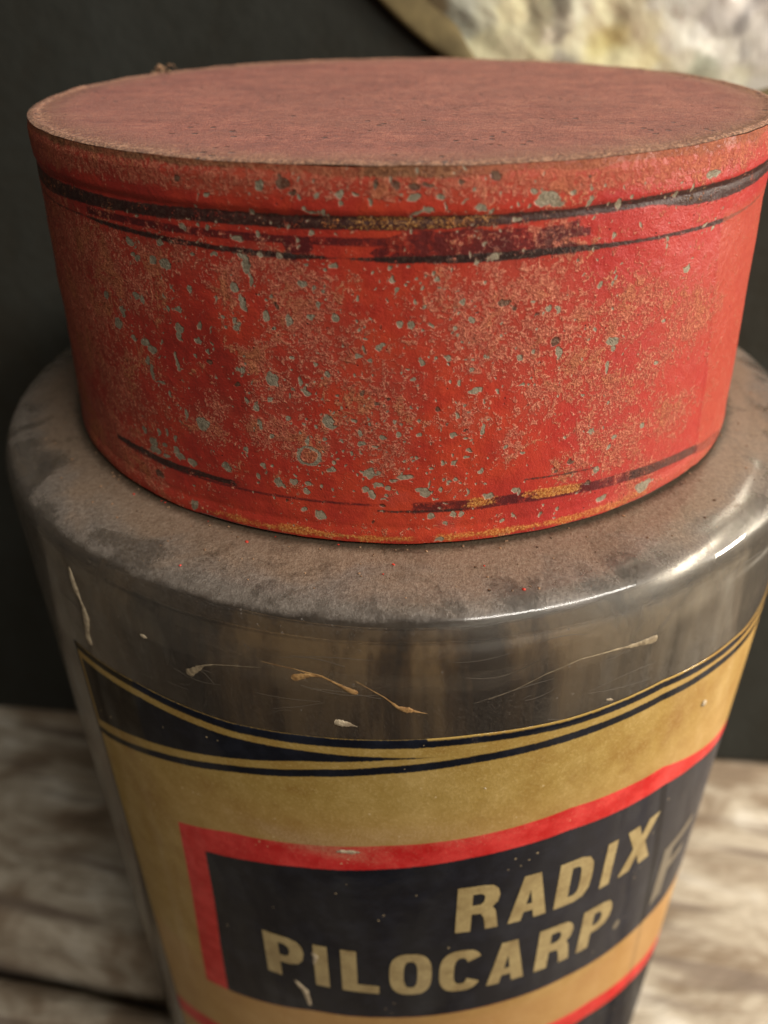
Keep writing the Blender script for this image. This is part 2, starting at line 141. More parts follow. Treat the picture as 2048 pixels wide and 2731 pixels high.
class Mat:
    def __init__(self, name):
        self.m = bpy.data.materials.new(name); self.m.use_nodes = True
        self.t = self.m.node_tree; self.t.nodes.clear()
        self.out = self.n('ShaderNodeOutputMaterial')
        tc = self.n('ShaderNodeTexCoord')
        self.P = self.vm('SCALE', tc.outputs['Object'], scale=1/S)
    def n(self, typ, **kw):
        x = self.t.nodes.new(typ)
        for k, v in kw.items(): setattr(x, k, v)
        return x
    def put(self, sock, v):
        if isinstance(v, bpy.types.NodeSocket): self.t.links.new(v, sock)
        elif v is not None: sock.default_value = v
    def vm(self, op, a, b=None, scale=None):
        x = self.n('ShaderNodeVectorMath', operation=op)
        self.put(x.inputs[0], a); self.put(x.inputs[1], b)
        if scale is not None: x.inputs['Scale'].default_value = scale
        return x.outputs[0]
    def ma(self, op, a, b=None, c_=None, clamp=False):
        x = self.n('ShaderNodeMath', operation=op, use_clamp=clamp)
        self.put(x.inputs[0], a); self.put(x.inputs[1], b); self.put(x.inputs[2], c_)
        return x.outputs[0]
    def add(self, *a):
        r = a[0]
        for b in a[1:]: r = self.ma('ADD', r, b)
        return r
    def mul(self, *a):
        r = a[0]
        for b in a[1:]: r = self.ma('MULTIPLY', r, b)
        return r
    def at(self, name, out='Fac'):
        return self.n('ShaderNodeAttribute', attribute_name=name).outputs[out]
    def noise(self, scale, detail=3, rough=.55, vec=None, dist=0.0, st=None):
        v = self.P if vec is None else vec
        if st is not None: v = self.vm('MULTIPLY', v, st)
        x = self.n('ShaderNodeTexNoise'); self.put(x.inputs['Vector'], v)
        x.inputs['Scale'].default_value = scale; x.inputs['Detail'].default_value = detail
        x.inputs['Roughness'].default_value = rough; x.inputs['Distortion'].default_value = dist
        return x.outputs['Fac']
    def cen(self, v, k):      # (v-.5)*k
        return self.ma('MULTIPLY', self.ma('SUBTRACT', v, .5), k)
    def voro(self, scale, rand=1.0, out='Distance', vec=None):
        x = self.n('ShaderNodeTexVoronoi'); self.put(x.inputs['Vector'], self.P if vec is None else vec)
        x.inputs['Scale'].default_value = scale; x.inputs['Randomness'].default_value = rand
        return x.outputs[out]
    def ss(self, v, a, b, lo=0., hi=1.):
        x = self.n('ShaderNodeMapRange', interpolation_type='SMOOTHSTEP')
        self.put(x.inputs['Value'], v)
        if a > b: a, b, lo, hi = b, a, hi, lo
        for k, q in zip(('From Min', 'From Max', 'To Min', 'To Max'), (a, b, lo, hi)): x.inputs[k].default_value = q
        return x.outputs['Result']
    def mix(self, f, a, b, mode='MIX'):
        x = self.n('ShaderNodeMix', data_type='RGBA', blend_type=mode)
        self.put(x.inputs[0], f); self.put(x.inputs[6], a); self.put(x.inputs[7], b)
        return x.outputs[2]
    def ramp(self, f, stops):
        x = self.n('ShaderNodeValToRGB'); e = x.color_ramp.elements
        while len(e) < len(stops): e.new(.5)
        for q, (p, c_) in zip(e, stops): q.position = p; q.color = c_
        self.put(x.inputs[0], f); return x.outputs[0]
    def bump(self, h, strength, dist, nrm=None):
        x = self.n('ShaderNodeBump'); x.inputs['Strength'].default_value = strength
        x.inputs['Distance'].default_value = dist*S
        self.put(x.inputs['Height'], h); self.put(x.inputs['Normal'], nrm)
        return x.outputs[0]
    def xyz(self):
        x = self.n('ShaderNodeSeparateXYZ'); self.put(x.inputs[0], self.P); return x.outputs
    def bsdf(self, base, rough=.6, normal=None, **kw):
        b = self.n('ShaderNodeBsdfPrincipled')
        self.put(b.inputs['Base Color'], base); self.put(b.inputs['Roughness'], rough)
        if normal is not None: self.put(b.inputs['Normal'], normal)
        for k, v in kw.items(): self.put(b.inputs[k.replace('_', ' ')], v)
        return b.outputs[0]
    def end(self, sh):
        self.t.links.new(sh, self.out.inputs[0]); return self.m

# ------------------------------------------------------------------ table and wall
def wood_material():
    M = Mat('weathered_wood')
    g1 = M.noise(1.6, 4, .6, st=(1.0, 1.5, 1.0), dist=.8)
    g2 = M.noise(3, 5, .6, st=(.7, 2.2, 1.0), dist=.9)
    g3 = M.noise(30, 3, .6, st=(.25, 3.0, 1.0))
    f = M.add(M.mul(g1, .66), M.mul(g2, .28), M.mul(g3, .06))
    c1 = M.ramp(f, [(.28, (.12, .078, .048, 1)), (.43, (.25, .185, .122, 1)), (.55, (.50, .43, .33, 1)), (.68, (.82, .77, .67, 1))])
    crack = M.ss(M.noise(1.8, 3, .5, st=(.4, 4.0, 1.0), dist=.4), .32, .46)
    c2 = M.mix(crack, (.20, .15, .11, 1), c1)
    nm = M.bump(M.add(g2, M.mul(crack, .15), M.mul(g3, .3)), .7, .05)
    return M.end(M.bsdf(c2, .72, nm))
MW = wood_material()
table = tag(empty('wooden_table', 0.0), 'weathered grey brown plank table under the glass jar', 'table')
PA = -0.173                                  # direction of the boards
def plank(y0, y1, seed, drop):
    nx, ny = 260, 54
    x = np.linspace(-9, 9, nx)
    t = np.linspace(0, 1, ny)
    X, T = np.meshgrid(x, t, indexing='ij')
    e0 = y0 + .05*(fbm(x*.9+3*seed, x*0+seed, 1)-.5)+.03*(fbm(x*4, x*0+seed, 2)-.5)
    e1 = y1 + .05*(fbm(x*.9+7*seed, x*0+seed+5, 3)-.5)+.03*(fbm(x*4, x*0+seed+9, 2)-.5)
    Y = e0[:, None]+(e1-e0)[:, None]*T
    d = np.minimum(Y-e0[:, None], e1[:, None]-Y)
    edge = .10*np.clip(1-d/.11, 0, 1)**2
    Z = -ZT-drop-edge-.02*np.abs(fbm(X*.7, Y*6, seed, 4)-.5)-.012*fbm(X*2, Y*22, seed+2, 3)
    lower = np.full((nx, 1), -ZT-.42)
    XX = np.concatenate([X[:, :1], X, X[:, -1:]], 1); YY = np.concatenate([Y[:, :1], Y, Y[:, -1:]], 1)
    ZZ = np.concatenate([lower, Z, lower], 1)
    ca, sa = math.cos(math.atan(PA)), math.sin(math.atan(PA))
    v = np.stack([XX, YY, ZZ], -1).reshape(-1, 3)
    n = ny+2
    f = grid_faces(nx, n).tolist()
    f += [[k*n+n-1, k*n, (k+1)*n, (k+1)*n+n-1] for k in range(nx-1)]
    f += [list(range(n-1, -1, -1)), [(nx-1)*n+k for k in range(n)]]
    o = mesh('plank', v, f, MW, table)
    o.rotation_euler = (0, 0, math.atan(PA))
    return o
plank(-.20, 1.95, 1, .012)
plank(-2.5, -.37, 2, .03)

def wall_material():
    M = Mat('dark_painted_board')
    a = M.noise(1.3, 4, .55, st=(1, 1, .5)); b = M.noise(14, 3, .6)
    c1 = M.ramp(M.add(M.mul(a, .8), M.mul(b, .2)), [(.35, (.026, .023, .017, 1)), (.5, (.030, .030, .025, 1)), (.65, (.037, .038, .033, 1))])
    return M.end(M.bsdf(c1, .9, M.bump(b, .25, .02), Specular_IOR_Level=.15))
def box(x0, x1, y0, y1, z0, z1, bev=.02):
    bm = bmesh.new(); bmesh.ops.create_cube(bm, size=1)
    for q in bm.verts: q.co = Vector(((x0+x1)/2+q.co.x*(x1-x0), (y0+y1)/2+q.co.y*(y1-y0), (z0+z1)/2+q.co.z*(z1-z0)))
    bmesh.ops.bevel(bm, geom=bm.edges[:], offset=bev, segments=2, affect='EDGES')
    bm.verts.index_update()
    v = [q.co[:] for q in bm.verts]; f = [[w.index for w in q.verts] for q in bm.faces]; bm.free()
    return v, f
def gap_blackout_material():
    M = Mat('gap_blackout_wood'); n1 = M.noise(4, 4, .6, st=(.5, 4, 1))
    return M.end(M.bsdf(M.ramp(n1, [(.35, (.018, .012, .008, 1)), (.65, (.05, .036, .024, 1))]), .85))
v, f = box(-8.5, 8.5, -2.3, 1.8, -ZT-.62, -ZT-.43)  # board added below the planks so no light shows through the gap
under = mesh('gap_blackout', v, f, gap_blackout_material(), table, smooth=False)
under.rotation_euler = (0, 0, math.atan(PA))
WA = math.atan(-.083)
v, f = box(-9, 9, 1.31, 1.55, -ZT+.004, 7)
wall = mesh('wall', v, f, wall_material(), smooth=False)
wall.rotation_euler = (0, 0, WA)
tag(wall, 'dark grey green painted board wall behind the jar', kind='structure')

# ------------------------------------------------------------------ tray hanging on the wall
def leaf_glint_material():
    M = Mat('metal_leaf_painted_glints')
    cc = M.mix(.15, M.at('leaf_glint', 'Color'), (.74, .72, .62, 1))
    a = M.noise(7, 5, .65, dist=1.0); b = M.noise(40, 3, .6)
    c1 = M.mix(M.ss(a, .35, .65), M.mix(1.0, cc, (.90, .90, .86, 1), 'MULTIPLY'), cc)
    nm = M.bump(M.add(a, M.mul(b, .3)), .2, .03)
    return M.end(M.bsdf(c1, .3, nm, Metallic=.12))
def rim_material():
    M = Mat('tarnished_gilt')
    a = M.noise(5, 4, .6)
    return M.end(M.bsdf(M.ramp(a, [(.35, L(92, 80, 52)), (.65, L(136, 120, 80))]), .8, M.bump(a, .2, .02), Metallic=.0))
TC = np.array([.865, 1.163]); TR = 1.384; TY = 1.214
tray = tag(empty('hanging_tray', TC[1]+ZT, (TC[0], TY)), 'large round tray with glints painted into its crumpled gold and silver leafing, hanging on the dark wall', 'tray')
leaf_glint = np.array([[float(q) for q in e.split(',')] for e in LEAF_GLINTS.split()])  # gold, silver and tarnish tones with highlights and reflections painted in
def build_tray():
    na, nr = 420, 190
    th = np.linspace(0, 2*np.pi, na, endpoint=False); rr = np.linspace(.002, TR-.03, nr)
    A, R_ = np.meshgrid(th, rr, indexing='ij')
    x, z = TC[0]+R_*np.cos(A), TC[1]+R_*np.sin(A)
    wx = x+.05*(fbm(x*9, z*9, 1)-.5)+.02*(fbm(x*40, z*40, 2)-.5); wz = z+.05*(fbm(x*9+5, z*9, 3)-.5)+.02*(fbm(x*40+9, z*40, 4)-.5)
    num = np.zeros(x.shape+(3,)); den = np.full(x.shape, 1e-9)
    for lx, lz, lr, r, g, b in leaf_glint:
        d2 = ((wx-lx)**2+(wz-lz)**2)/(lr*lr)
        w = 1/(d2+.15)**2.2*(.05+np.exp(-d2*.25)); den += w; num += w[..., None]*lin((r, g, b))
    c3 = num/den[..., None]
    streak = fbm((x+z)*14, (x-z)*3.2, 2, 4)
    y = TY-.03+.06*(fbm(x*3.5, z*3.5, 0, 4)-.5)+.016*(np.abs(fbm(x*11+z*3, z*6, 3, 3)-.5))+.010*(streak-.5)
    edge = sst(R_, TR-.15, TR-.06); y = y*(1-edge)+(TY-.005)*edge
    y = np.minimum(y, TY+.03)
    vv = np.stack([x, y, z], -1).reshape(-1, 3)
    ff = grid_faces(na, nr, True)[:, ::-1].tolist()
    ff.append([k*nr for k in range(na)])
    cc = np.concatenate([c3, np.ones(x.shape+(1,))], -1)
    mesh('face', vv, ff, leaf_glint_material(), tray, z0=TC[1], off=(TC[0], TY), cols={'leaf_glint': cc})
    n = 240; t2 = np.linspace(0, 2*np.pi, n, endpoint=False); rings = []
    for t3 in t2:                                     # the gilt edge is a lopsided crescent, broad at the lower left
        ang = (math.degrees(t3)+180) % 360-180
        w = .035+.115*float(sst(np.array(-ang), 115, 127))*float(sst(np.array(-ang), 178, 150))
        prof = smooth_profile([(TR-w, .0), (TR-w+.008, -.008), (TR-w*.5, -.014), (TR-.010, -.014), (TR+.008, -.008), (TR+.012, 0), (TR, .02), (TR-.02, .022)], 4)
        rings.append(np.stack([TC[0]+prof[:, 0]*math.cos(t3), TY+prof[:, 1], TC[1]+prof[:, 0]*math.sin(t3)], -1))
    vv = np.concatenate(rings)
    mesh('rim', vv, grid_faces(n, len(prof), True), rim_material(), tray, z0=TC[1], off=(TC[0], TY))
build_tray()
tray.rotation_euler = (0, 0, WA)

# ------------------------------------------------------------------ glass jar
jar = tag(empty('apothecary_jar', 0.0), 'dusty clear glass apothecary jar with gold, red and black label, under the red tin lid', 'jar')
SHOULDER = [(.70, -.12), (.70, -.3), (.70, -.58), (.71, -.636), (.75, -.648), (.82, -.652), (.88, -.656), (.935, -.662), (.962, -.668), (.982, -.680), (.994, -.698), (.9995, -.725), (1.0, -.78)]
def glass_material():
    M = Mat('dusty_glass')
    x, y, z = M.xyz()
    rad = M.ma('SQRT', M.add(M.mul(x, x), M.mul(y, y)))
    nrm = M.n('ShaderNodeNewGeometry').outputs['Normal']
    sx = M.n('ShaderNodeSeparateXYZ'); M.put(sx.inputs[0], nrm); nz = sx.outputs[2]
    nl = M.noise(4.2, 4, .6, dist=.5); nm_ = M.noise(16, 4, .65); nf = M.noise(120, 3, .7); nff = M.noise(260, 2, .6)
    stk = M.noise(7, 4, .6, st=(1, 1, .14), dist=.4)
    flat = M.mul(M.ss(M.add(nz, M.cen(nm_, .25)), .50, .84), M.at('outer'))
    n_rim = M.noise(30, 4, .65)
    near = M.ss(M.add(rad, M.cen(nl, .26), M.cen(nm_, .07)), .975, .865)    # thick dust by the lid
    streaky = M.add(M.cen(nf, .30), M.cen(nm_, .40), M.cen(nl, .95), M.cen(M.noise(10, 4, .6, dist=2.0), .5))
    pat = M.noise(5.5, 5, .6, dist=1.2)
    hold = M.ss(M.add(pat, M.mul(near, .10), M.cen(nm_, .10)), .44, .57)
    wipe = M.ss(M.noise(9, 4, .6, st=(1.6, .5, 1), dist=.6), .36, .50)
    d_sh = M.mul(flat, M.add(.20, M.cen(nf, .3), M.cen(nm_, .3), M.mul(hold, .38), M.mul(wipe, .16), M.mul(near, .28)))
    body = M.mul(M.at('outer'), M.add(.018, M.cen(nl, .10), M.cen(stk, .08), M.mul(M.ss(nff, .60, .70), .12), M.mul(M.ss(x, .30, .95), .16), M.mul(M.ss(x, -.50, -.85), .12), M.mul(M.ss(M.add(z, M.cen(nm_, .03), M.cen(nf, .02)), -.745, -.705), .12)))
    fine = M.mul(M.at('outer'), M.ss(M.voro(150), .20, .10), M.ss(M.noise(30, 3), .52, .62), .45)
    body = M.ma('MAXIMUM', body, fine)
    speck = M.mul(M.at('outer'), M.ss(M.voro(55), .16, .08), M.ss(M.noise(20, 2), .56, .62), .6)
    fac = M.ma('MAXIMUM', M.ma('MAXIMUM', d_sh, body), speck, clamp=True)
    fac = M.ma('MINIMUM', fac, .97)
    grain = M.ramp(M.add(M.mul(nf, .6), M.mul(nff, .4)), [(.3, (.15, .10, .068, 1)), (.5, (.23, .165, .115, 1)), (.74, (.33, .25, .185, 1))])
    grey = M.ramp(M.add(M.mul(nf, .6), M.mul(nff, .4)), [(.3, (.155, .128, .106, 1)), (.5, (.225, .190, .160, 1)), (.76, (.37, .325, .28, 1))])
    colr = M.mix(near, grey, grain)
    colr = M.mix(M.mul(M.ss(M.add(rad, M.cen(n_rim, .02)), .838, .812), M.at('outer'), .8), colr, (.035, .024, .015, 1))  # dark ring painted for the shade in the gap under the lid
    dustn = M.bump(M.add(nf, M.mul(nff, .5)), .28, .010)
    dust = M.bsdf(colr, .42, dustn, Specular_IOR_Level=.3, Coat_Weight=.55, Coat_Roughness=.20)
    gl = M.bsdf((.90, .875, .80, 1), M.ma('SUBTRACT', .26, M.mul(M.at('outer'), .225)), M.bump(nm_, .03, .02), Transmission_Weight=1.0, IOR=1.5)
    tr = M.n('ShaderNodeBsdfTransparent'); tr.inputs[0].default_value = (.93, .905, .85, 1)
    m0 = M.n('ShaderNodeMixShader'); m0.inputs[0].default_value = .5; M.put(m0.inputs[1], gl); M.put(m0.inputs[2], tr.outputs[0]); gl = m0.outputs[0]
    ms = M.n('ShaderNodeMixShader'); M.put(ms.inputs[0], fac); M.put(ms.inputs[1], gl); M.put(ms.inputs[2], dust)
    return M.end(ms.outputs[0])
def build_glass():
    outer = np.concatenate([smooth_profile(SHOULDER, 6), [(1, -z) for z in np.linspace(.86, 3.45, 40)], smooth_profile([(1.0, -3.5), (.985, -3.56), (.93, -3.592), (.86, -3.598)], 4)])
    under = np.array([(.5, -3.575), (.25, -3.565), (.004, -3.56)])
    inner = np.concatenate([[(.004, -3.44)], smooth_profile([(.5, -3.45), (.84, -3.42), (.915, -3.36), (.935, -3.25)], 4), [(.935, -z) for z in np.linspace(3.1, .95, 20)],
                            smooth_profile([(.935, -.86), (.92, -.80), (.88, -.755), (.80, -.735), (.70, -.725), (.65, -.70), (.63, -.64), (.63, -.3), (.63, -.12)], 5)])
    lip = smooth_profile([(.64, -.10), (.665, -.09), (.69, -.10)], 3)
    p = np.concatenate([outer, under, inner, lip])
    n = 288
    th = np.linspace(0, 2*np.pi, n, endpoint=False)
    flag = np.concatenate([np.ones(len(outer)), np.zeros(len(under)+len(inner)+len(lip))])
    vv, _ = lathe(p, n)
    # old glass is never quite round
    rad = np.hypot(vv[:, 0], vv[:, 1]); ang = np.arctan2(vv[:, 0], -vv[:, 1])
    k = len(p)
    q = np.concatenate([grid_faces(n, k, True), np.stack([np.arange(n)*k+k-1, ((np.arange(n)+1) % n)*k+k-1, ((np.arange(n)+1) % n)*k, np.arange(n)*k], -1)])
    w = .004*(fbm(np.cos(ang)*2+4, vv[:, 2]*2.0+np.sin(ang)*2, 1, 3)-.5)*np.tile(1-flag, n)*3
    vv[:, 0] *= 1+w; vv[:, 1] *= 1+w
    mesh('glass_body', vv, q[:, ::-1].tolist(), glass_material(), jar, attrs={'outer': np.tile(flag, n)})
build_glass()

# dried brown film on the inside of the jar's back
def residue_material():
    M = Mat('brown_residue')
    a = M.noise(4.5, 4, .6, st=(1, 1, .10), dist=.6); b = M.noise(20, 3, .6, st=(1, 1, .15))
    return M.end(M.bsdf(M.ramp(M.add(M.mul(a, .65), M.mul(b, .35)), [(.38, (.10, .062, .036, 1)), (.5, (.36, .25, .155, 1)), (.60, (.66, .53, .38, 1))]), .75, M.bump(b, .3, .02)))
def build_residue():
    na, nz = 150, 70
    th = np.radians(np.linspace(62, 300, na)); t = np.linspace(0, 1, nz)
    Th, T_ = np.meshgrid(th, t, indexing='ij')
    top = -.98+.16*(fbm(th*3, th*0, 2)-.5)
    z = top[:, None]+(-3.3-top)[:, None]*T_
    v = []
    for rr in (.9335-.004, .9335-.014):
        r = rr-.006*(fbm(Th*9, z*4, 1)-.3)*(rr < .925)
        v.append(np.stack([r*np.sin(Th), -r*np.cos(Th), z], -1).reshape(-1, 3))
    f1 = grid_faces(na, nz); f2_ = grid_faces(na, nz, base=na*nz)[:, ::-1]
    loop = [k*nz for k in range(na)]+[(na-1)*nz+k for k in range(1, nz)]+[k*nz+nz-1 for k in range(na-2, -1, -1)]+[k for k in range(nz-2, 0, -1)]
    N = na*nz
    sides = [[loop[(k+1) % len(loop)], loop[k], loop[k]+N, loop[(k+1) % len(loop)]+N] for k in range(len(loop))]
    mesh('residue', np.concatenate(v), f1.tolist()+f2_.tolist()+sides, residue_material(), jar)
build_residue()
def film_material():
    M = Mat('brown_inner_film')
    a = M.noise(5, 4, .55, st=(1, 1, .10), dist=.35); b_ = M.noise(22, 3, .6, st=(1, 1, .10)); c_ = M.noise(5, 3)
    x, y, z = M.xyz()
    f = M.add(M.mul(a, .7), M.mul(b_, .3))
    c1 = M.ramp(f, [(.42, (.03, .016, .007, 1)), (.485, (.24, .14, .062, 1)), (.54, (.68, .46, .25, 1))])
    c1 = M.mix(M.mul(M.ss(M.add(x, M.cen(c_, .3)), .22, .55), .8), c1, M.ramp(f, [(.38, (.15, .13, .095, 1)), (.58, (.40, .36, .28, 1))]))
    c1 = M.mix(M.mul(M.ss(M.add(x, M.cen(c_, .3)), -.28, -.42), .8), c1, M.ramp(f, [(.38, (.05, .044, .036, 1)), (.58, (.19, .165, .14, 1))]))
    c1 = M.mix(M.mul(M.at('neck_refraction'), .85), c1, (.022, .018, .013, 1))
    d = M.bsdf(c1, .7, Specular_IOR_Level=.2)
    t = M.n('ShaderNodeBsdfTransparent'); s = M.n('ShaderNodeMixShader')
    M.put(s.inputs[0], M.ss(M.noise(9, 3, .6, st=(1, 1, .25)), .30, .46)); M.put(s.inputs[1], t.outputs[0]); M.put(s.inputs[2], d)
    return M.end(s.outputs[0])
def build_film():
    na, nz = 300, 90
    thd = np.linspace(-64, 64, na); TH, Z = np.meshgrid(thd, np.linspace(-1.12, -.775, nz), indexing='ij')
    th = np.radians(TH)
    r0 = np.interp(-Z, [.75, .80, .86, .95, 1.2], [.885, .920, .9345, .9348, .9348])
    lim = .0006*fbm(TH*.2, Z*30, 1, 3)
    v = [np.stack([(r0-q-lim)*np.sin(th), -(r0-q-lim)*np.cos(th), Z], -1).reshape(-1, 3) for q in (.002, .005)]
    arc = np.interp(-Z, [.77, .80, .83, .86, .90, 1.0], [36.5, 33.5, 31.2, 30.0, 29.6, 30.5])  # dark arcs painted in for the neck refracted by the glass
    neck_refraction = np.exp(-((TH-arc)/.75)**2)
    arc2 = np.interp(-Z, [.77, .82, .88, .95, 1.1], [-22.5, -25.5, -27.5, -27.0, -25.5])
    neck_refraction = np.maximum(neck_refraction, .5*np.exp(-((TH-arc2)/1.2)**2))
    loop = [k*nz for k in range(na)]+[(na-1)*nz+k for k in range(1, nz)]+[k*nz+nz-1 for k in range(na-2, -1, -1)]+[k for k in range(nz-2, 0, -1)]
    N = na*nz
    sides = [[loop[k], loop[(k+1) % len(loop)], loop[(k+1) % len(loop)]+N, loop[k]+N] for k in range(len(loop))]
    mesh('inner_film', np.concatenate(v), grid_faces(na, nz).tolist()+grid_faces(na, nz, base=N)[:, ::-1].tolist()+sides, film_material(), jar, attrs={'neck_refraction': np.concatenate([neck_refraction.ravel()]*2)})
build_film()

# ------------------------------------------------------------------ label
ip = lambda th, pts: np.interp(th, [p[0] for p in pts], [p[1] for p in pts])
C_T = [(-46, -.988), (-32, -.969), (-19, -.974), (-10.7, -.965), (-1.7, -.958), (8.2, -.951), (18.7, -.953), (31.2, -.944), (45.5, -.975), (50, -.99), (72, -1.02)]
C_B1 = [(-46, -1.003), (-32, -.988), (-19, -.995), (-10.8, -.987), (-1.7, -.980), (8.2, -.973), (18.8, -.974), (31.5, -.966), (46, -1.0), (72, -1.04)]
C_WT = [(-46, -1.022), (-32, -1.008), (-19, -1.013), (-10.8, -1.006), (-1.7, -1.003), (4, -1.004), (72, -1.3)]
C_WB = [(-46, -1.228), (-34.7, -1.157), (-23, -1.095), (-11, -1.037), (-1.7, -1.012), (4, -1.003), (72, -.9)]
C_B2T = [(-46, -1.25), (-42, -1.231), (-30.6, -1.16), (-19.8, -1.10), (-9.7, -1.056), (-1.7, -1.030), (8.4, -1.007), (19, -.994), (31.7, -.984), (41.5, -1.001), (60, -1.05), (72, -1.08)]
C_RT = [(-46, -1.49), (-31, -1.398), (-21.5, -1.335), (-12, -1.304), (-1.8, -1.276), (9.2, -1.258), (20.8, -1.235), (35.7, -1.252), (45.5, -1.325), (60, -1.43), (72, -1.5)]
C_RB = [(-46, -1.56), (-27.5, -1.460), (-18.8, -1.414), (-12.3, -1.388), (-1.9, -1.358), (9.4, -1.329), (21.4, -1.313), (36.9, -1.332), (45, -1.368), (60, -1.47), (72, -1.54)]
C_XB = [(-46, -2.2), (-28, -2.10), (-13, -2.015), (-2, -1.993), (11, -1.979), (26, -1.975), (36, -1.988), (43, -1.999), (60, -2.08), (72, -2.15)]
C_R2 = [(-47, -2.5), (-35, -2.394), (-10, -2.24), (0, -2.215), (24, -2.206), (33, -2.221), (45, -2.291), (60, -2.43), (72, -2.5)]
def label_material():
    M = Mat('printed_label')
    nl = M.noise(3.5, 4, .6); nm_ = M.noise(14, 4, .65); nf = M.noise(150, 3, .7); nff = M.noise(300, 2, .6)
    j = M.add(M.cen(nf, .006), M.cen(nm_, .004))
    ink = lambda nme: M.ss(M.add(M.at(nme), j), -.0025, .0025)
    gold = M.ramp(M.add(M.mul(nl, .45), M.mul(nm_, .35), M.mul(nf, .2)), [(.30, L(144, 106, 48)), (.5, L(168, 138, 74)), (.70, L(192, 162, 100))])
    gold = M.mix(M.mul(M.ss(nf, .5, .75), .25), gold, L(225, 195, 140))
    pinkish = M.mix(M.mul(M.at('warmth'), .6), gold, L(190, 140, 92))
    blackc = M.mix(M.ss(nm_, .4, .7), (.006, .007, .012, 1), (.013, .015, .024, 1))
    brownish = M.mix(M.ss(M.add(M.at('worn'), M.cen(nl, .5)), .3, .8), blackc, M.ramp(nm_, [(.35, (.010, .007, .005, 1)), (.65, (.030, .022, .014, 1))]))
    redc = M.mix(M.ss(nm_, .35, .7), L(196, 34, 34), L(222, 66, 62))
    redc = M.mix(M.mul(M.ss(nf, .58, .72), .35), redc, L(215, 130, 110))
    c1 = M.mix(ink('ink_red'), pinkish, redc)
    c1 = M.mix(M.mul(ink('ink_black'), M.ss(M.add(nff, M.mul(nm_, .5)), 1.25, 1.05)), c1, brownish)
    # a veil of pale dust, thickest where the print faces up to the shoulder's drip line and along the red band
    dusty = M.mul(M.ss(M.add(M.at('veil'), M.cen(nm_, .5), M.cen(nf, .5)), .45, 1.1), .55)
    c1 = M.mix(dusty, c1, M.ramp(nff, [(.35, L(150, 112, 84)), (.65, L(212, 180, 140))]))
    spot = M.mul(M.ss(M.voro(42), .13, .07), M.ss(M.noise(13, 2), .58, .64), .8)
    c1 = M.mix(spot, c1, L(222, 196, 152))
    c1 = M.mix(M.mul(M.at('pane_and_glare'), .62), c1, L(78, 75, 79))
    c1 = M.mix(M.mul(M.at('crease'), .9), c1, (.006, .006, .011, 1))
    nrm = M.bump(M.add(nf, nl), .12, .01)
    return M.end(M.bsdf(c1, .5, nrm, Specular_IOR_Level=.04, Coat_Weight=.16, Coat_Roughness=.05))
def paper_back():
    M = Mat('brown_paper_back')
    a = M.noise(6, 4, .6, st=(1, 1, .3))
    return M.end(M.bsdf(M.ramp(a, [(.35, (.05, .034, .02, 1)), (.65, (.16, .11, .065, 1))]), .8))
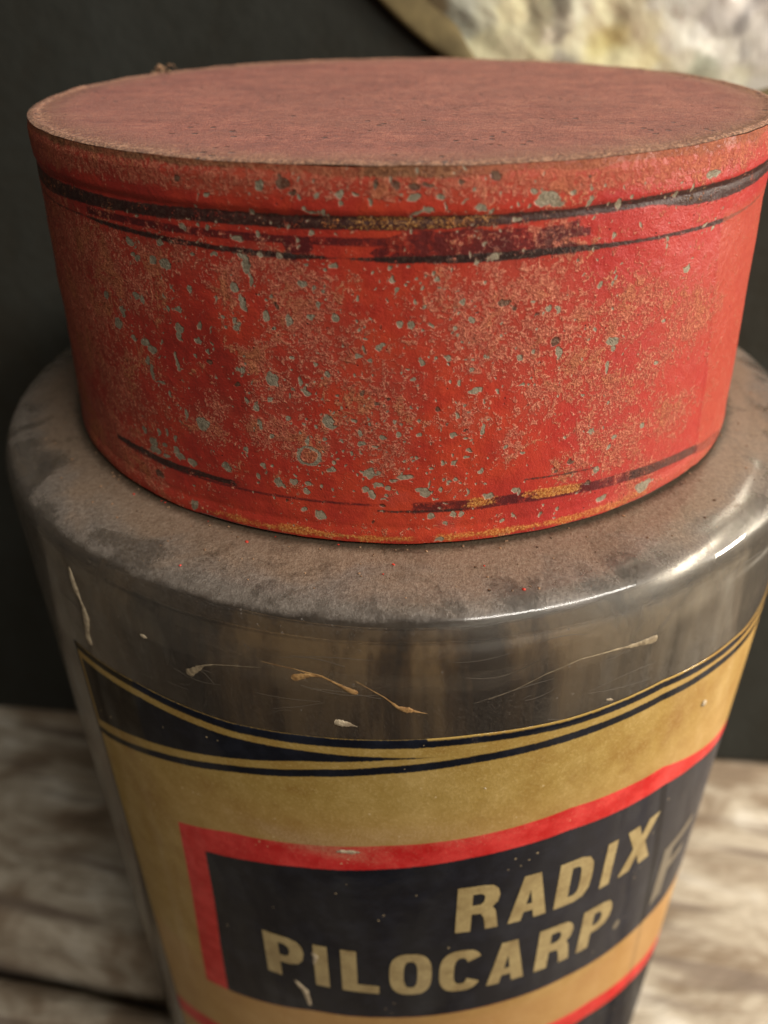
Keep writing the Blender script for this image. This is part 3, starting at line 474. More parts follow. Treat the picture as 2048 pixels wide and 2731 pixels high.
def build_label():
    na, nz = 640, 520
    thd = np.linspace(-45.7, 74, na); t = np.linspace(0, 1, nz)
    TH, T_ = np.meshgrid(thd, t, indexing='ij')
    top = ip(thd, C_T)
    Z = top[:, None]+(-3.3-top)[:, None]*np.power(T_, 1.0)
    def fld(c_): return ip(thd, c_)[:, None]
    band = lambda a, b: np.minimum(a-Z, Z-b)
    K = .01745
    black = band(fld(C_T)+.0, fld(C_B1))
    black = np.where(TH > 3, np.minimum(black, (fld(C_T)-.0045)-Z), black)      # gilt hairline along the top at the right
    wedge = np.minimum(band(fld(C_WT), fld(C_WB)), (TH+44.2)*K)
    black = np.maximum(black, wedge)
    black = np.maximum(black, band(fld(C_B2T), fld(C_B2T)-.0215))
    black = np.maximum(black, np.minimum((-44.75-TH)*K, -1.0*(Z+1.3)*0+.01))     # dark edge down the left side
    lin_i = np.interp(-Z, [1.40, 1.66, 1.9, 2.08, 3.3], [-26.4, -26.7, -27.5, -27.8, -29.5])
    lin_o = np.interp(-Z, [1.398, 1.67, 1.957, 2.128, 3.3], [-30.4, -31.0, -32.1, -32.5, -34.5])
    boxm = np.minimum(np.minimum(band(fld(C_RB), fld(C_XB)), (TH-lin_i)*K), 1)
    black = np.maximum(black, boxm)
    red = np.minimum(np.minimum(fld(C_RT)-Z, Z-(fld(C_XB)-.0)), (TH-lin_o)*K)
    red = np.minimum(red, -np.minimum(boxm, .02)*1.0+.0) if False else red
    red2 = np.minimum(band(fld(C_R2), fld(C_R2)-.085), (TH+48)*K)
    box2 = np.minimum((fld(C_R2)-.085)-Z, (TH-lin_i+6)*K)
    red = np.maximum(red, red2); black = np.maximum(black, box2)
    # the join of the paper: a dark crease where the second panel begins
    crease = np.interp(-Z, [1.2, 1.35, 1.65, 1.884, 2.0, 3.3], [36.2, 37.4, 40.3, 41.9, 42.5, 48])
    cr = (.011-np.abs(TH-crease)*K)*.5
    inbox = Z < fld(C_RB)
    black = np.maximum(black, np.where(inbox, np.where(Z > fld(C_XB), cr*2, -.02), -.02))
    crs = sst(.016-np.abs(TH-crease)*K, 0, .008)*inbox*(.22+.78*(Z > fld(C_XB)))
    pane_and_glare = sst(TH-crease, .4, 1.6)*sst(fld(C_RB)-Z, 0, .03)*sst(Z-fld(C_XB), 0, .03)*(.45+.55*sst(TH, 44, 62))  # glare at grazing view painted as lighter grey past the crease
    pane_and_glare = np.maximum(pane_and_glare, .50*sst(TH, 6, 37)*(np.minimum(black, box2*0+1) > 0)*inbox*(Z > fld(C_XB)))*(1-crs)
    warmth = sst(-Z, 1.12, 1.3)*.55*np.exp(-((TH-5)/40)**2)+.5*sst(-Z, 1.97, 2.05)+.35*sst(TH, 20, 50)
    worn = sst(-TH, 31.5, 34.5)*(Z > -1.3)+.5*(TH < -43)
    veil = .75*np.exp(-((Z-fld(C_RT)-.02)/.09)**2)*np.exp(-((TH+5)/26)**2)+.25*np.exp(-((Z+1.2+.3*np.clip((TH+30)*K, -1, 1))/.03)**2)*(TH < 0)
    veil = veil+.5*np.exp(-((TH-8)/1.0)**2)*sst(Z, -1.12, -1.03)+.35*np.exp(-(((TH-29)/14)**2+((Z-fld(C_RT)+.03)/.06)**2))
    rf, rb = 1.0034, 1.0008
    th = np.radians(TH)
    wob = .0006*(fbm(th*14, Z*14, 2)-.5)
    ed = sst(np.minimum(np.minimum(TH+45.7, 74-TH)*K, np.minimum(top[:, None]-Z, Z+3.3)), 0, .01)
    r = rb+.0004+(rf-rb-.0004)*ed+wob*ed
    vf = np.stack([r*np.sin(th), -r*np.cos(th), Z], -1).reshape(-1, 3)
    vb = np.stack([rb*np.sin(th), -rb*np.cos(th), Z], -1).reshape(-1, 3)
    ff = grid_faces(na, nz)[:, ::-1]; fb = grid_faces(na, nz, base=na*nz)
    loop = [k*nz for k in range(na)]+[(na-1)*nz+k for k in range(1, nz)]+[k*nz+nz-1 for k in range(na-2, -1, -1)]+[k for k in range(nz-2, 0, -1)]
    N = na*nz
    sides = [[loop[k], loop[(k+1) % len(loop)], loop[(k+1) % len(loop)]+N, loop[k]+N] for k in range(len(loop))]
    two = lambda a: np.concatenate([a.ravel(), a.ravel()])
    mi = np.concatenate([np.zeros(len(ff)), np.ones(len(fb)), np.zeros(len(sides))])
    return mesh('label', np.concatenate([vf, vb]), ff.tolist()+fb.tolist()+sides, [label_material(), paper_back()], jar, mi=mi,
                attrs={'ink_black': two(black), 'ink_red': two(red), 'warmth': two(warmth), 'worn': two(worn), 'veil': two(veil), 'pane_and_glare': two(pane_and_glare), 'crease': two(crs)})
label = build_label()

# lettering: each letter a thin gilt piece on the label
def gilt_material(name, a, b):
    M = Mat(name)
    nm_ = M.noise(18, 4, .65); nf = M.noise(170, 3, .7)
    c1 = M.ramp(M.add(M.mul(nm_, .6), M.mul(nf, .4)), [(.36, a), (.62, b)])
    c1 = M.mix(M.ss(M.add(nf, M.mul(nm_, .6)), 1.0, 1.1), c1, (.03, .028, .026, 1))
    return M.end(M.bsdf(c1, .42, M.bump(nf, .15, .008), Coat_Weight=.3, Coat_Roughness=.15))
MG = gilt_material('gilt_lettering', L(136, 112, 64), L(182, 160, 108))
MG2 = gilt_material('faded_gilt_lettering', L(88, 80, 68), L(114, 103, 84))
def sup(cx, cy_, rx, ry, e=2.8, n=40, a0=0, a1=360):
    a = np.radians(np.linspace(a0, a1, n, endpoint=(a1-a0) < 360)); co, si = np.cos(a), np.sin(a)
    return [(cx+rx*np.sign(p)*abs(p)**(2/e), cy_+ry*np.sign(q)*abs(q)**(2/e)) for p, q in zip(co, si)]
GLY = {
 'R': [[(0, 0), (0, 1), (.6, 1), (.82, .97), (.95, .88), (1, .75), (.96, .6), (.84, .5), (.93, .4), (.97, .24), (1.02, 0), (.72, 0), (.66, .27), (.58, .38), (.36, .39), (.36, 0)], [(.36, .58), (.36, .83), (.54, .83), (.63, .79), (.65, .71), (.62, .63), (.54, .58)]],
 'A': [[(0, 0), (.29, 1), (.71, 1), (1, 0), (.67, 0), (.62, .19), (.38, .19), (.33, 0)], [(.42, .35), (.58, .35), (.5, .68)]],
 'D': [[(0, 0), (0, 1), (.58, 1), (.84, .93), (.97, .78), (1, .6), (1, .4), (.97, .22), (.84, .07), (.58, 0)], [(.36, .17), (.36, .83), (.51, .83), (.61, .78), (.64, .68), (.65, .5), (.64, .32), (.61, .22), (.51, .17)]],
 'I': [[(0, 0), (0, 1), (1, 1), (1, 0)]],
 'X': [[(0, 0), (.32, .51), (.02, 1), (.36, 1), (.51, .72), (.66, 1), (1, 1), (.69, .51), (1, 0), (.65, 0), (.5, .29), (.34, 0)]],
 'P': [[(0, 0), (0, 1), (.6, 1), (.84, .96), (.96, .85), (1, .7), (.96, .54), (.84, .42), (.6, .36), (.37, .36), (.37, 0)], [(.37, .53), (.37, .83), (.53, .83), (.62, .78), (.65, .69), (.62, .59), (.53, .53)]],
 'L': [[(0, 0), (0, 1), (.42, 1), (.42, .19), (1, .19), (1, 0)]],
 'O': [sup(.5, .5, .5, .5), sup(.5, .5, .165, .325)],
 'C': [sup(.5, .5, .5, .5, n=36, a0=32, a1=328)+sup(.5, .5, .165, .325, n=30, a0=328, a1=32)],
 '.': [sup(.5, .5, .5, .5, 2, 10)],
}
def letter(contours, box_, mat=MG, r0=1.0038):
    a0, a1, z0, z1 = box_
    pts = [[Vector((math.radians(a0+(a1-a0)*x), z0+(z1-z0)*y, 0)) for x, y in cc] for cc in contours]
    flat = [p for cc in pts for p in cc]
    bm = bmesh.new(); vs = [bm.verts.new(p) for p in flat]
    for t3 in tessellate_polygon(pts):
        try: bm.faces.new([vs[k] for k in t3])
        except ValueError: pass
    xs = [p.x for p in flat]; k = min(xs)+.02
    while k < max(xs):
        bmesh.ops.bisect_plane(bm, geom=bm.verts[:]+bm.edges[:]+bm.faces[:], plane_co=(k, 0, 0), plane_no=(1, 0, 0)); k += .02
    bmesh.ops.recalc_face_normals(bm, faces=bm.faces[:])
    for fc in bm.faces:
        if fc.normal.z < 0: fc.normal_flip()
    ex = bmesh.ops.extrude_face_region(bm, geom=bm.faces[:])
    for q in ex['geom']:
        if isinstance(q, bmesh.types.BMVert): q.co.z = .0006
    bm.verts.index_update()
    v = [((r0+q.co.z)*math.sin(q.co.x), -(r0+q.co.z)*math.cos(q.co.x), q.co.y) for q in bm.verts]
    f = [[w.index for w in fc.verts] for fc in bm.faces]; bm.free()
    return mesh('letter', v, f, mat, label, smooth=False)
T0, T1, B0, B1_ = -1.612, -1.438, -1.874, -1.692
for g, a0, a1 in (('R', 7.3, 12.9), ('A', 14.4, 19.9), ('D', 21.05, 26.5), ('I', 28.4, 30.1), ('X', 31.7, 38.0)):
    letter(GLY[g], (a0, a1, T0, T1+.0))
for g, a0, a1 in (('P', -19.2, -13.3), ('I', -11.85, -9.85), ('L', -8.0, -2.8), ('O', -1.35, 4.45), ('C', 5.5, 11.5), ('A', 12.4, 17.95), ('R', 19.6, 25.2), ('P', 26.7, 32.2)):
    letter(GLY[g], (a0, a1, B0, B1_))
letter(GLY['.'], (33.6, 35.0, -1.875, -1.835), MG2)
letter([[(0, 0), (0, 1), (1, 1), (1, .84), (.34, .84), (.34, .60), (.85, .60), (.85, .45), (.34, .45), (.34, 0)]], (43.2, 52.5, -1.93, -1.68), MG2)

# dried glue and paint runs, and glare on the print shaped as pale runs
def drip_or_glare_material(name, a, b):
    M = Mat(name)
    n1 = M.noise(60, 3, .6)
    return M.end(M.bsdf(M.ramp(n1, [(.35, a), (.65, b)]), .55, M.bump(n1, .4, .01)))
MD = [drip_or_glare_material('dried_glue', L(120, 104, 82), L(168, 150, 120)), drip_or_glare_material('amber_glue', L(130, 92, 52), L(185, 145, 92)), drip_or_glare_material('pale_paint_and_glare', L(150, 132, 108), L(204, 186, 156))]
def drip(pts, mat):
    p = np.array(pts, float); a = np.radians(p[:, 0]); n0 = len(p)
    t = np.linspace(0, n0-1, 6*(n0-1)+1); k = np.arange(n0)
    A, Z, W = np.interp(t, k, a), np.interp(t, k, p[:, 1]), np.interp(t, k, p[:, 2])
    W = W*(.85+.3*rng.random(len(W))); W = np.where(W > .0062, W, W*np.clip(W/.0062, .42, 1)); W[0] *= .45; W[-1] *= .4
    da, dz = np.gradient(A), np.gradient(Z); ln = np.hypot(da, dz)+1e-9
    na_, nz_ = -dz/ln, da/ln
    m = 7; v = []
    for i in range(len(t)):
        for q in range(m):
            ph = np.pi*q/(m-1); o = math.cos(ph)*W[i]*.85
            h = (1.0045 if Z[i] < -.97 else 1.0003)+math.sin(ph)*W[i]*.28
            aa, zz = A[i]+na_[i]*o, Z[i]+nz_[i]*o
            v.append((h*math.sin(aa), -h*math.cos(aa), zz))
    f = grid_faces(len(t), m).tolist()
    f += [[i*m, (i+1)*m, (i+1)*m+m-1, i*m+m-1] for i in range(len(t)-1)]+[list(range(m-1, -1, -1)), [(len(t)-1)*m+q for q in range(m)]]
    return mesh('drip_and_glare', v, f, mat, jar)
for i, d in enumerate(DRIPS_AND_GLARE):
    if i in (6, 11, 12, 13): d = [(p[0], p[1], p[2]*.6) for p in d]
    drip(d, MD[(0, 1, 1, 1, 2, 0, 2, 2, 2, 2, 2, 2, 2, 2)[i]])

def scratches():
    V, F = [], []
    for _ in range(34):
        a0 = random.uniform(-42, 44); z0 = random.uniform(-.955, -.74); da = random.uniform(-9, 9); dz = random.gauss(0, .018); bow = random.gauss(0, .008)
        w = random.uniform(.0004, .0009); n = 14; base = len(V)
        for i in range(n):
            t = i/(n-1); a = math.radians(a0+da*t); z = z0+dz*t+bow*math.sin(math.pi*t); ww = w*math.sin(math.pi*min(max(t, .08), .92))
            for dzz, hh in ((-ww, .0), (0, .0006), (ww, .0)):
                r = 1.0002+hh; V.append((r*math.sin(a), -r*math.cos(a), z+dzz))
        for i in range(n-1):
            for q in range(2): F.append([base+i*3+q, base+i*3+q+3, base+i*3+q+4, base+i*3+q+1])
    M = Mat('pale_scratch'); o = mesh('scratches', V, F, M.end(M.bsdf(L(92, 82, 70), .6)), jar)
    tag(o, kind='stuff')
scratches()

# ------------------------------------------------------------------ red tin lid
lid = tag(empty('tin_lid', ZT-.644), 'round red tin lid with rust, chipped paint and worn black lines, on the glass jar', 'lid')
RL = lambda z: np.interp(-z, [0, .02, .06, .075, .15, .40, .56, .615, .644], [.783, .788, .7885, .7862, .7869, .7975, .8055, .8085, .8104])
chips = [(float(a), float(b), float(c_), float(d), k) for a, b, c_, d, k in (e.split(',') for e in CHIPS.split())]
patch = [tuple(map(float, e.split(','))) for e in PATCH.split()]
def lid_side_material():
    M = Mat('rusty_red_paint')
    nl = M.noise(4.5, 4, .6); n2 = M.noise(13, 4, .65, dist=.4); nm_ = M.noise(45, 4, .7); nf = M.noise(130, 4, .75); nff = M.noise(260, 3, .7)
    base = M.ramp(M.add(M.mul(nl, .6), M.mul(n2, .4)), [(.34, (.29, .030, .020, 1)), (.46, (.40, .036, .022, 1)), (.58, (.49, .054, .024, 1)), (.70, (.45, .065, .045, 1))])
    base = M.mix(M.mul(M.at('crimson'), .7), base, L(172, 50, 52))
    base = M.mix(M.mul(M.ss(nf, .55, .78), .35), base, L(214, 92, 70))
    # rusty, grimy patches
    ww = M.add(M.mul(M.at('wear'), .62), .16, M.cen(nm_, 2.3), M.cen(nf, 3.0), M.cen(n2, 1.7))
    w = M.ss(ww, .48, .72)
    base = M.mix(M.mul(M.ss(M.add(M.at('wear'), M.cen(n2, .9)), -.05, .75), .42), base, L(172, 76, 58))
    grain = M.ramp(M.add(M.mul(nf, .55), M.mul(nff, .45)), [(.32, L(96, 42, 32)), (.43, L(152, 72, 54)), (.54, L(188, 100, 76)), (.68, L(230, 156, 124))])
    grain = M.mix(M.mul(M.ss(n2, .52, .66), .55), grain, M.ramp(nf, [(.35, L(122, 74, 46)), (.65, L(204, 130, 80))]))
    gp = M.mul(M.ss(M.voro(95), .30, .18), M.ss(nm_, .50, .60), .6)
    grain = M.mix(gp, grain, L(92, 50, 36))
    c1 = M.mix(M.mul(w, .86), base, grain)
    # printed lines
    jag = M.add(M.cen(nm_, .006), M.cen(nf, .007))
    def line(nme, wd=.0018): return M.ss(M.add(M.at(nme), jag), -wd, wd)
    c1 = M.mix(M.mul(line('purple'), M.ss(M.add(nm_, M.mul(nf, .6)), 1.06, .74), .82), c1, M.mix(nf, (.022, .009, .011, 1), (.060, .017, .021, 1)))
    blk = M.mul(line('black'), M.ss(M.add(nm_, M.mul(nff, .7)), 1.2, .92), .95)
    c1 = M.mix(blk, c1, M.mix(M.ss(nf, .4, .7), (.022, .013, .012, 1), (.060, .042, .032, 1)))
    gl = M.mul(M.ss(M.add(M.at('gold'), M.cen(n2, .6), M.cen(nm_, 1.0), M.cen(nff, 1.1)), .36, .86), .75)
    c1 = M.mix(gl, c1, M.ramp(nff, [(.34, L(120, 58, 28)), (.5, L(190, 118, 56)), (.68, L(232, 178, 100))]))
    # olive grime under the rim and pale dust
    c1 = M.mix(M.mul(M.ss(M.add(M.at('grime'), M.cen(nm_, .9), M.cen(nf, .4)), .35, .8), .85), c1, M.ramp(nf, [(.35, L(78, 54, 34)), (.65, L(150, 104, 70))]))
    c1 = M.mix(M.mul(M.ss(M.add(M.at('dust'), M.cen(nm_, .3), M.cen(nf, .35)),   .1, .95), .50), c1, M.ramp(M.add(M.mul(nf, .6), M.mul(nm_, .4)), [(.35, L(158, 66, 48)), (.65, L(192, 104, 76))]))
    # flakes: bare grey tin
    cf = M.add(M.at('chip'), M.cen(nf, .0035), M.cen(nm_, .003))
    halo = M.mul(M.ss(cf, -.002, -.0005), .15)
    c1 = M.mix(halo, c1, L(206, 120, 92))
    chip = M.ss(cf, -.0007, .0007)
    tin = M.ramp(nf, [(.32, L(118, 106, 88)), (.5, L(146, 133, 112)), (.7, L(170, 156, 134))])
    c1 = M.mix(chip, c1, tin)
    dk = M.ss(M.add(M.at('pit'), M.cen(nf, .005), M.cen(nm_, .004)), -.0012, .0014)
    c1 = M.mix(M.mul(dk, .85), c1, M.ramp(nf, [(.35, L(52, 40, 32)), (.65, L(110, 92, 74))]))
    pin = M.mul(M.ss(M.voro(60), .12, .07), M.ss(M.noise(9, 3), .53, .60))
    c1 = M.mix(M.mul(pin, .8), c1, L(40, 18, 14))
    h = M.add(M.mul(w, M.add(nf, M.mul(nff, .6)), .9), M.mul(nff, .22), M.mul(chip, -.35), M.mul(nm_, .25), M.mul(pin, -.8), M.mul(dk, -.4))
    nrm = M.bump(h, .55, .011)
    rough = M.ma('ADD', .34, M.mul(w, .30))
    return M.end(M.bsdf(c1, rough, nrm, Specular_IOR_Level=.22))
def build_lid_side():
    thd = np.concatenate([np.linspace(-78, 78, 1150), np.linspace(78, 282, 150)[1:-1]])
    zz = np.concatenate([[0.0, -.0008, -.0025, -.005, -.009], np.linspace(-.012, -.640, 300), [-.6425, -.644]])
    TH, Z = np.meshgrid(thd, zz, indexing='ij'); na, nz = TH.shape
    th = np.radians(TH); u = th*.797
    r = RL(Z)
    front = np.abs(TH) < 80
    den = .010*(fbm(u*4+3, Z*4, 1, 3)-.5)+.003*(fbm(u*16, Z*16, 2, 3)-.5)
    fadez = sst(-Z, .01, .06)
    r = r+den*fadez*.8+.0012*(fbm(u*60, Z*60, 3, 3)-.5)
    r = r-.0022*np.exp(-((Z+.072)/.006)**2)                          # fold under the rim
    r = r+.0014*np.exp(-((Z+.632)/.012)**2)-.0008*np.exp(-((Z+.612)/.006)**2)   # rolled bottom edge
    seam = np.interp(-Z, [0, .07, .15, .24, .35, .45, .53, .65], [43.8, 43.7, 44.7, 45.5, 47.2, 48.2, 48.6, 49.4])
    r = r+.0020*sst(TH-seam, -.5, .5)*sst(75-TH, 0, 25)
    Zb = Z-.006*(fbm(u*7, u*0+2, 1, 3)-.5)*sst(-Z, .5, .64)-.004*(fbm(u*12, u*0, 2, 3)-.5)*sst(-Z, .05, 0)
    # rust density
    wear = -.22+.45*(fbm(u*3.2+8, Z*3.2+4, 4, 4)-.42)*2*.6
    for a, z, ra, rz in patch:
        d2 = ((TH-a)/ra)**2+((Z-z)/max(rz, .02))**2
        wear = np.maximum(wear, .95*np.exp(-d2*.75)-.12)+.10*np.exp(-d2)
    wear = wear+1.15*sst(-Z, .066, .03)*(.6+.5*fbm(u*4, Z*9, 5, 3))+.35*sst(-TH, 38, 55)
    wear = wear-.6*np.exp(-((Z+.545)/.05)**2)*np.exp(-((TH-2)/22)**2)-.45*np.exp(-((Z+.062)/.02)**2)*(TH < 5)
    grime = .85*np.exp(-((Z+.004)/.008)**2)+.75*sst(-Z, .045, .008)*sst(fbm(u*5, Z*14, 1, 3), .42, .68)
    dust = .85*sst(TH-seam, .3, 1.2)*sst(-Z, .10, .14)+.52*sst(TH, 14, 44)*sst(-Z, .1, .2)*(.5+fbm(u*6, Z*6, 1, 4))+.40*sst(-TH, 34, 60)+.3*sst(-Z, .06, .0)*sst(TH, 8, 30)
    crim = sst(TH, 6, 30)*.9+.3*sst(-TH, 10, 40)
    dust = dust+.5*np.exp(-((Z+.63)/.012)**2)*sst(TH, 20, 30)+.9*sst(-Z, .060, .030)*sst(fbm(u*7, Z*18, 2, 4), .34, .62)
    # lines
    band = lambda a, b: np.minimum(a-Z, Z-b)
    b_w = .0012; wv = .0022*(fbm(u*9, u*0, 3, 3)-.5)
    b1t = np.interp(TH, [-55, -36, -22, -2, 19, 31, 45, 60], [-.078, -.078, -.072, -.069, -.070, -.065, -.065, -.060])+wv
    b1b = np.interp(TH, [-55, -36, -22, -2, 19, 31, 36, 43, 60], [-.104, -.095, -.0895, -.088, -.081, -.079, -.090, -.094, -.088])+wv
    black = band(b1t, b1b)+b_w
    l3 = np.interp(TH, [-45, -26, -14, -2, 8, 19, 32, 44, 60], [-.122, -.128, -.131, -.132, -.132, -.131, -.133, -.135, -.128])+wv
    l3w = np.interp(TH, [-45, -38, -26, -12, -6, 0, 12, 18, 30, 45, 50, 60], [.001, .0035, .0032, .0036, .0005, .004, .0055, .004, .0022, .003, .002, .001])*1.35
    black = np.maximum(black, l3w-np.abs(Z-l3))
    black = np.maximum(black, np.minimum(np.minimum(.0062-np.abs(Z+.558-wv*2), (TH+46)*.014), (-22-TH)*.0022)+.006*(fbm(u*20, Z*60, 1, 3)-.5))     # lower left
    low = np.interp(TH, [0, 6, 16, 23, 35, 46, 57, 66], [-.572, -.570, -.568, -.572, -.583, -.598, -.625, -.65])
    black = np.maximum(black, np.minimum(np.minimum(.0095-np.abs(Z-low), (TH-33)*.01), (49-TH)*.01))
    black = np.maximum(black, np.minimum(.0028-np.abs(Z+.578), np.minimum((TH+3)*.01, (8-TH)*.01))-.0012*(fbm(u*60, Z*30, 2)-.2)*2)
    black = np.maximum(black, np.minimum(.0014-np.abs(Z+.530+.0006*(TH-16)), np.minimum((TH-16)*.01, (27-TH)*.01)))
    purple = np.minimum(.0064-np.abs(Z-np.interp(TH, [-40, -20, 0], [-.109, -.107, -.106])), np.minimum((TH+44)*.01, (22-TH)*.01))
    fill = np.minimum(np.minimum(-.094-Z, Z+.136), np.minimum((TH+1.5+9*(fbm(Z*55, u*9, 2, 3)-.5))*.012, (20.0-TH+9*(fbm(Z*55+3, u*9, 4, 3)-.5))*.01))+.030*(fbm(u*14, Z*26, 4, 4)-.44)
    fill2 = np.minimum(np.minimum(-.10-Z, Z+.136), 1.8*.0139-np.abs(TH+11.5)*.0139)+.030*(fbm(u*24, Z*40, 2, 4)-.60)
    purple = np.maximum(np.maximum(purple, fill), fill2)
    purple = np.maximum(purple, np.minimum(np.minimum(.011-np.abs(Z-low), (TH-1.5)*.008), (62-TH)*.01))
    purple = np.maximum(purple, np.minimum(np.minimum(.004-np.abs(Z+.566), (TH+44)*.005), (-2-TH)*.0012)-.0015)
    gold = .56*sst(black, -.002, .002)*np.exp(-((TH-1)/13)**2)*(Z > -.1)+.42*sst(black, -.002, .002)*(Z > -.1)*sst(np.abs(TH), 20, 36)*.6
    gold = np.maximum(gold, .95*sst(.0115-np.abs(Z-low-.004), -.002, .004)*np.clip(np.exp(-((TH-20+5*(fbm(u*20, Z*70, 3, 3)-.5))/4.6)**4)+.8*np.exp(-((TH-9.5+5*(fbm(u*20, Z*70, 2, 3)-.5))/2.6)**4), 0, 1))
    gold = np.maximum(gold, 1.0*sst(.0090+.016*(fbm(u*16, Z*40, 3, 4)-.5)-np.abs(Z+.633), -.006, .008)*.85*sst(TH, -44, -12)*sst(48-TH, 0, 18)*(1-.7*np.exp(-((TH-3.2)/1.7)**4)))
    # flakes
    chip = np.full(TH.shape, -.05); pit = np.full(TH.shape, -.05)
    wx = TH*.0139+.010*(fbm(u*60, Z*60, 1, 3)-.5)+.0055*(fbm(u*140, Z*140, 0, 2)-.5); wz = Z+.010*(fbm(u*60+7, Z*60, 2, 3)-.5)+.0055*(fbm(u*130+5, Z*130, 1, 2)-.5)
    allc = list(chips)
    for a, z, ra, rz, k in chips:
        for _ in range(3):
            if random.random() < .62: allc.append((a+random.gauss(0, 2.2), z+random.gauss(0, .03), random.uniform(.08, .22), random.uniform(.0014, .0032), 'c'))
    tha = thd
    for a, z, ra, rz, k in allc:
        ru = max(ra*.0139, .0012)*.90; rz = max(rz, .0012)*.90; m_ = max(ru, rz)*2.4+.012
        i0, i1 = np.searchsorted(tha[:1150], [a-m_/.0139, a+m_/.0139])
        js = np.where(np.abs(zz-z) < m_)[0]
        if i1 <= i0 or len(js) == 0: continue
        sl = (slice(i0, i1), slice(js[0], js[-1]+1))
        q = np.sqrt(((wx[sl]-a*.0139)/ru)**2+((wz[sl]-z)/rz)**2)
        d = (1-q)*min(ru, rz)
        if k == 'p': d = d-.010*(fbm(u[sl]*70, Z[sl]*70, 3, 3)-.42)*1.4
        if k == 'r': d = np.minimum(d, (q-.62-.5*(fbm(u[sl]*40, Z[sl]*40, 3, 2)-.5))*min(ru, rz))
        tgt = pit if k == 'd' else chip
        tgt[sl] = np.maximum(tgt[sl], d)
        if k in 'pr': wear[sl] = np.maximum(wear[sl], .9*sst(1.3-q, 0, .5))
    v = np.stack([r*np.sin(th), -r*np.cos(th), Zb], -1).reshape(-1, 3)
    f_ = grid_faces(na, nz, True)[:, ::-1].tolist()
    # inner face of the tin
    zi = np.linspace(-.644, -.02, 8); nb = 160; tb = np.radians(np.linspace(-78, 282, nb, endpoint=False))
    o = mesh('side_wall', v, f_, lid_side_material(), lid, z0=-.644,
             attrs=dict(wear=wear, grime=grime, dust=dust, crimson=crim, black=black, purple=purple, gold=gold, chip=chip, pit=pit))
    pin = [(float(RL(np.array(-.644))), -.6441), (.79, -.6445), (.772, -.640)]+[(.768, float(q)) for q in zi[1:]]
    vi, fi = lathe(pin, 160)
    mesh('inner_wall', vi, fi.tolist(), tin_material(), lid, z0=-.644)
    return o
def tin_material():
    M = Mat('bare_tin')
    a = M.noise(20, 4, .6)
    return M.end(M.bsdf(M.ramp(a, [(.35, (.05, .04, .03, 1)), (.65, (.14, .12, .10, 1))]), .5, Metallic=.4))
build_lid_side()
def lid_top_material():
    M = Mat('dusty_red_top')
    x, y, z = M.xyz()
    rad = M.ma('SQRT', M.add(M.mul(x, x), M.mul(y, y)))
    nl = M.noise(3.2, 4, .6, dist=.4); n2 = M.noise(12, 4, .65); nm_ = M.noise(48, 4, .7); nf = M.noise(150, 3, .75); nff = M.noise(300, 2, .7)
    c1 = M.ramp(M.add(M.mul(n2, .40), M.mul(nm_, .22), M.mul(nf, .38)), [(.36, L(122, 56, 43)), (.48, L(160, 82, 65)), (.60, L(192, 114, 91))])
    c1 = M.mix(M.ss(nl, .42, .66), c1, M.mix(.40, c1, L(162, 96, 76)))
    c1 = M.mix(M.mul(M.ss(nf, .55, .75), .35), c1, L(204, 136, 114))
    rimd = M.ss(M.add(rad, M.cen(n2, .12), M.cen(nm_, .05)), .66, .80)
    c1 = M.mix(M.mul(rimd, .62), c1, M.ramp(nf, [(.35, L(110, 74, 50)), (.65, L(178, 130, 92))]))
    edge = M.ss(M.add(rad, M.cen(nm_, .02)), .768, .786)
    c1 = M.mix(M.mul(edge, .55), c1, L(104, 78, 52))
    crust = M.mul(M.ss(M.add(rad, M.cen(n2, .05)), .735, .765), M.ss(M.add(nf, M.cen(nm_, .6)), .47, .57), .75)
    c1 = M.mix(crust, c1, L(212, 156, 122))
    pit = M.mul(M.ss(M.voro(30), .22, .12), M.ss(M.noise(7, 3), .50, .56))
    pit2 = M.mul(M.ss(M.voro(80), .22, .12), M.ss(M.noise(15, 3), .58, .64))
    c1 = M.mix(M.mul(M.ma('MAXIMUM', pit, pit2), .85), c1, L(58, 26, 20))
    h = M.add(M.mul(nf, .9), M.mul(nff, .6), M.mul(nm_, .9), M.mul(pit, -1.4), M.mul(n2, .4), M.mul(crust, .8))
    return M.end(M.bsdf(c1, .72, M.bump(h, .6, .010), Specular_IOR_Level=.3, Sheen_Weight=.15))
def build_lid_top():
    na, nr = 420, 130
    th = np.linspace(0, 2*np.pi, na, endpoint=False); rr = np.linspace(.002, .7835, nr)
    A, R_ = np.meshgrid(th, rr, indexing='ij')
    x, y = R_*np.sin(A), -R_*np.cos(A)
    z = .004-.010*(1-(R_/.78)**2)*.6+.006*(fbm(x*3+5, y*3+5, 1, 4)-.5)+.0016*(fbm(x*40+5, y*40+5, 2, 3)-.5)
    lip = np.exp(-((R_-.772)/.008)**2)*.004*(.4+fbm(A*9, A*0+1, 3, 3))
    e = sst(R_, .70, .7835); z = z*(1-e)+(-.004*(fbm(A*.797*12, A*0, 2, 3)-.5)+.0004)*e+lip
    v = np.stack([x, y, z], -1).reshape(-1, 3)
    f_ = grid_faces(na, nr, True)[:, ::-1].tolist(); f_.append([k*nr for k in range(na)][::1])
    f_ = [list(reversed(q)) for q in f_]
    o = mesh('top_disc', v, f_, lid_top_material(), lid, z0=-.644)
    return o
build_lid_top()

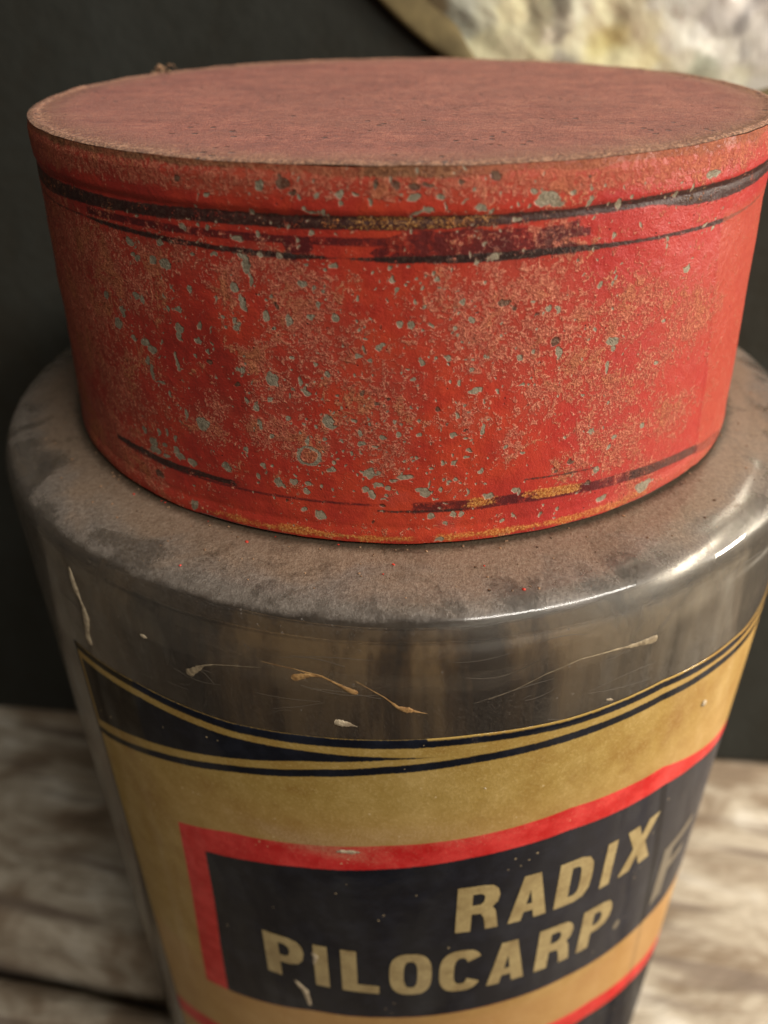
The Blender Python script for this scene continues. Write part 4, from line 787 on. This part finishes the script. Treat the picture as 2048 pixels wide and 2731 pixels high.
# a curl of dirt standing on the far rim, and crumbs fallen on the shoulder
def crumb_material():
    M = Mat('brown_crumb')
    n1 = M.noise(90, 3, .6)
    return M.end(M.bsdf(M.ramp(n1, [(.35, L(70, 50, 36)), (.65, L(168, 132, 100))]), .8))
MC = crumb_material()
def blob(bm, co, r, sq=(1, 1, 1)):
    q = bmesh.ops.create_icosphere(bm, subdivisions=1, radius=1)
    rot = Matrix.Rotation(random.random()*6.28, 3, 'Z')
    for w in q['verts']:
        d = w.co*(random.uniform(.75, 1.25)*r)
        w.co = rot @ Vector((d.x*sq[0], d.y*sq[1], d.z*sq[2]))+Vector(co)
def bm_mesh(name, bm, mat, parent=None, z0=-ZT):
    bm.verts.index_update()
    v = [q.co[:] for q in bm.verts]; f_ = [[w.index for w in q.verts] for q in bm.faces]; bm.free()
    return mesh(name, v, f_, mat, parent, z0=z0, smooth=False)
TUFT = -124.0
bm = bmesh.new()
for k in range(30):
    t = k/29; a = math.radians(TUFT+random.gauss(0, 1.3))
    rr = .775+random.gauss(0, .006)
    blob(bm, (rr*math.sin(a), -rr*math.cos(a), .004+.020*abs(math.sin(t*3.1))*random.random()), random.uniform(.0025, .006), (1.2, 1, .8))
fluff = bm_mesh('dirt_curl', bm, MC, z0=0.0)
fluff.location.z = ZT*S
tag(fluff, 'small curl of brown dirt on the far edge of the red lid', 'dirt')
def shoulder_z(r): return float(np.interp(r, [p[0] for p in SHOULDER if p[1] < -.6], [p[1] for p in SHOULDER if p[1] < -.6]))
def crumbs(name, n, mat, smin, smax, arange, label_):
    bm = bmesh.new()
    for k in range(n):
        a = math.radians(random.uniform(*arange)); r = .815+.15*random.random()**1.8
        q = random.uniform(smin, smax)
        blob(bm, (r*math.sin(a), -r*math.cos(a), shoulder_z(r)+q*.35), q, (random.uniform(.7, 1.6), 1, .6))
    return tag(bm_mesh(name, bm, mat), label_, kind='stuff')
crumbs('dust_crumbs', 170, MC, .0010, .0030, (-95, 95), 'brown crumbs of dirt on the glass shoulder below the lid')
def flake_material():
    M = Mat('red_flake'); n1 = M.noise(50, 2)
    return M.end(M.bsdf(M.ramp(n1, [(.3, L(170, 40, 30)), (.7, L(215, 70, 50))]), .5))
crumbs('paint_flakes', 12, flake_material(), .0012, .0042, (-45, 30), 'tiny red paint flakes on the glass shoulder below the lid')
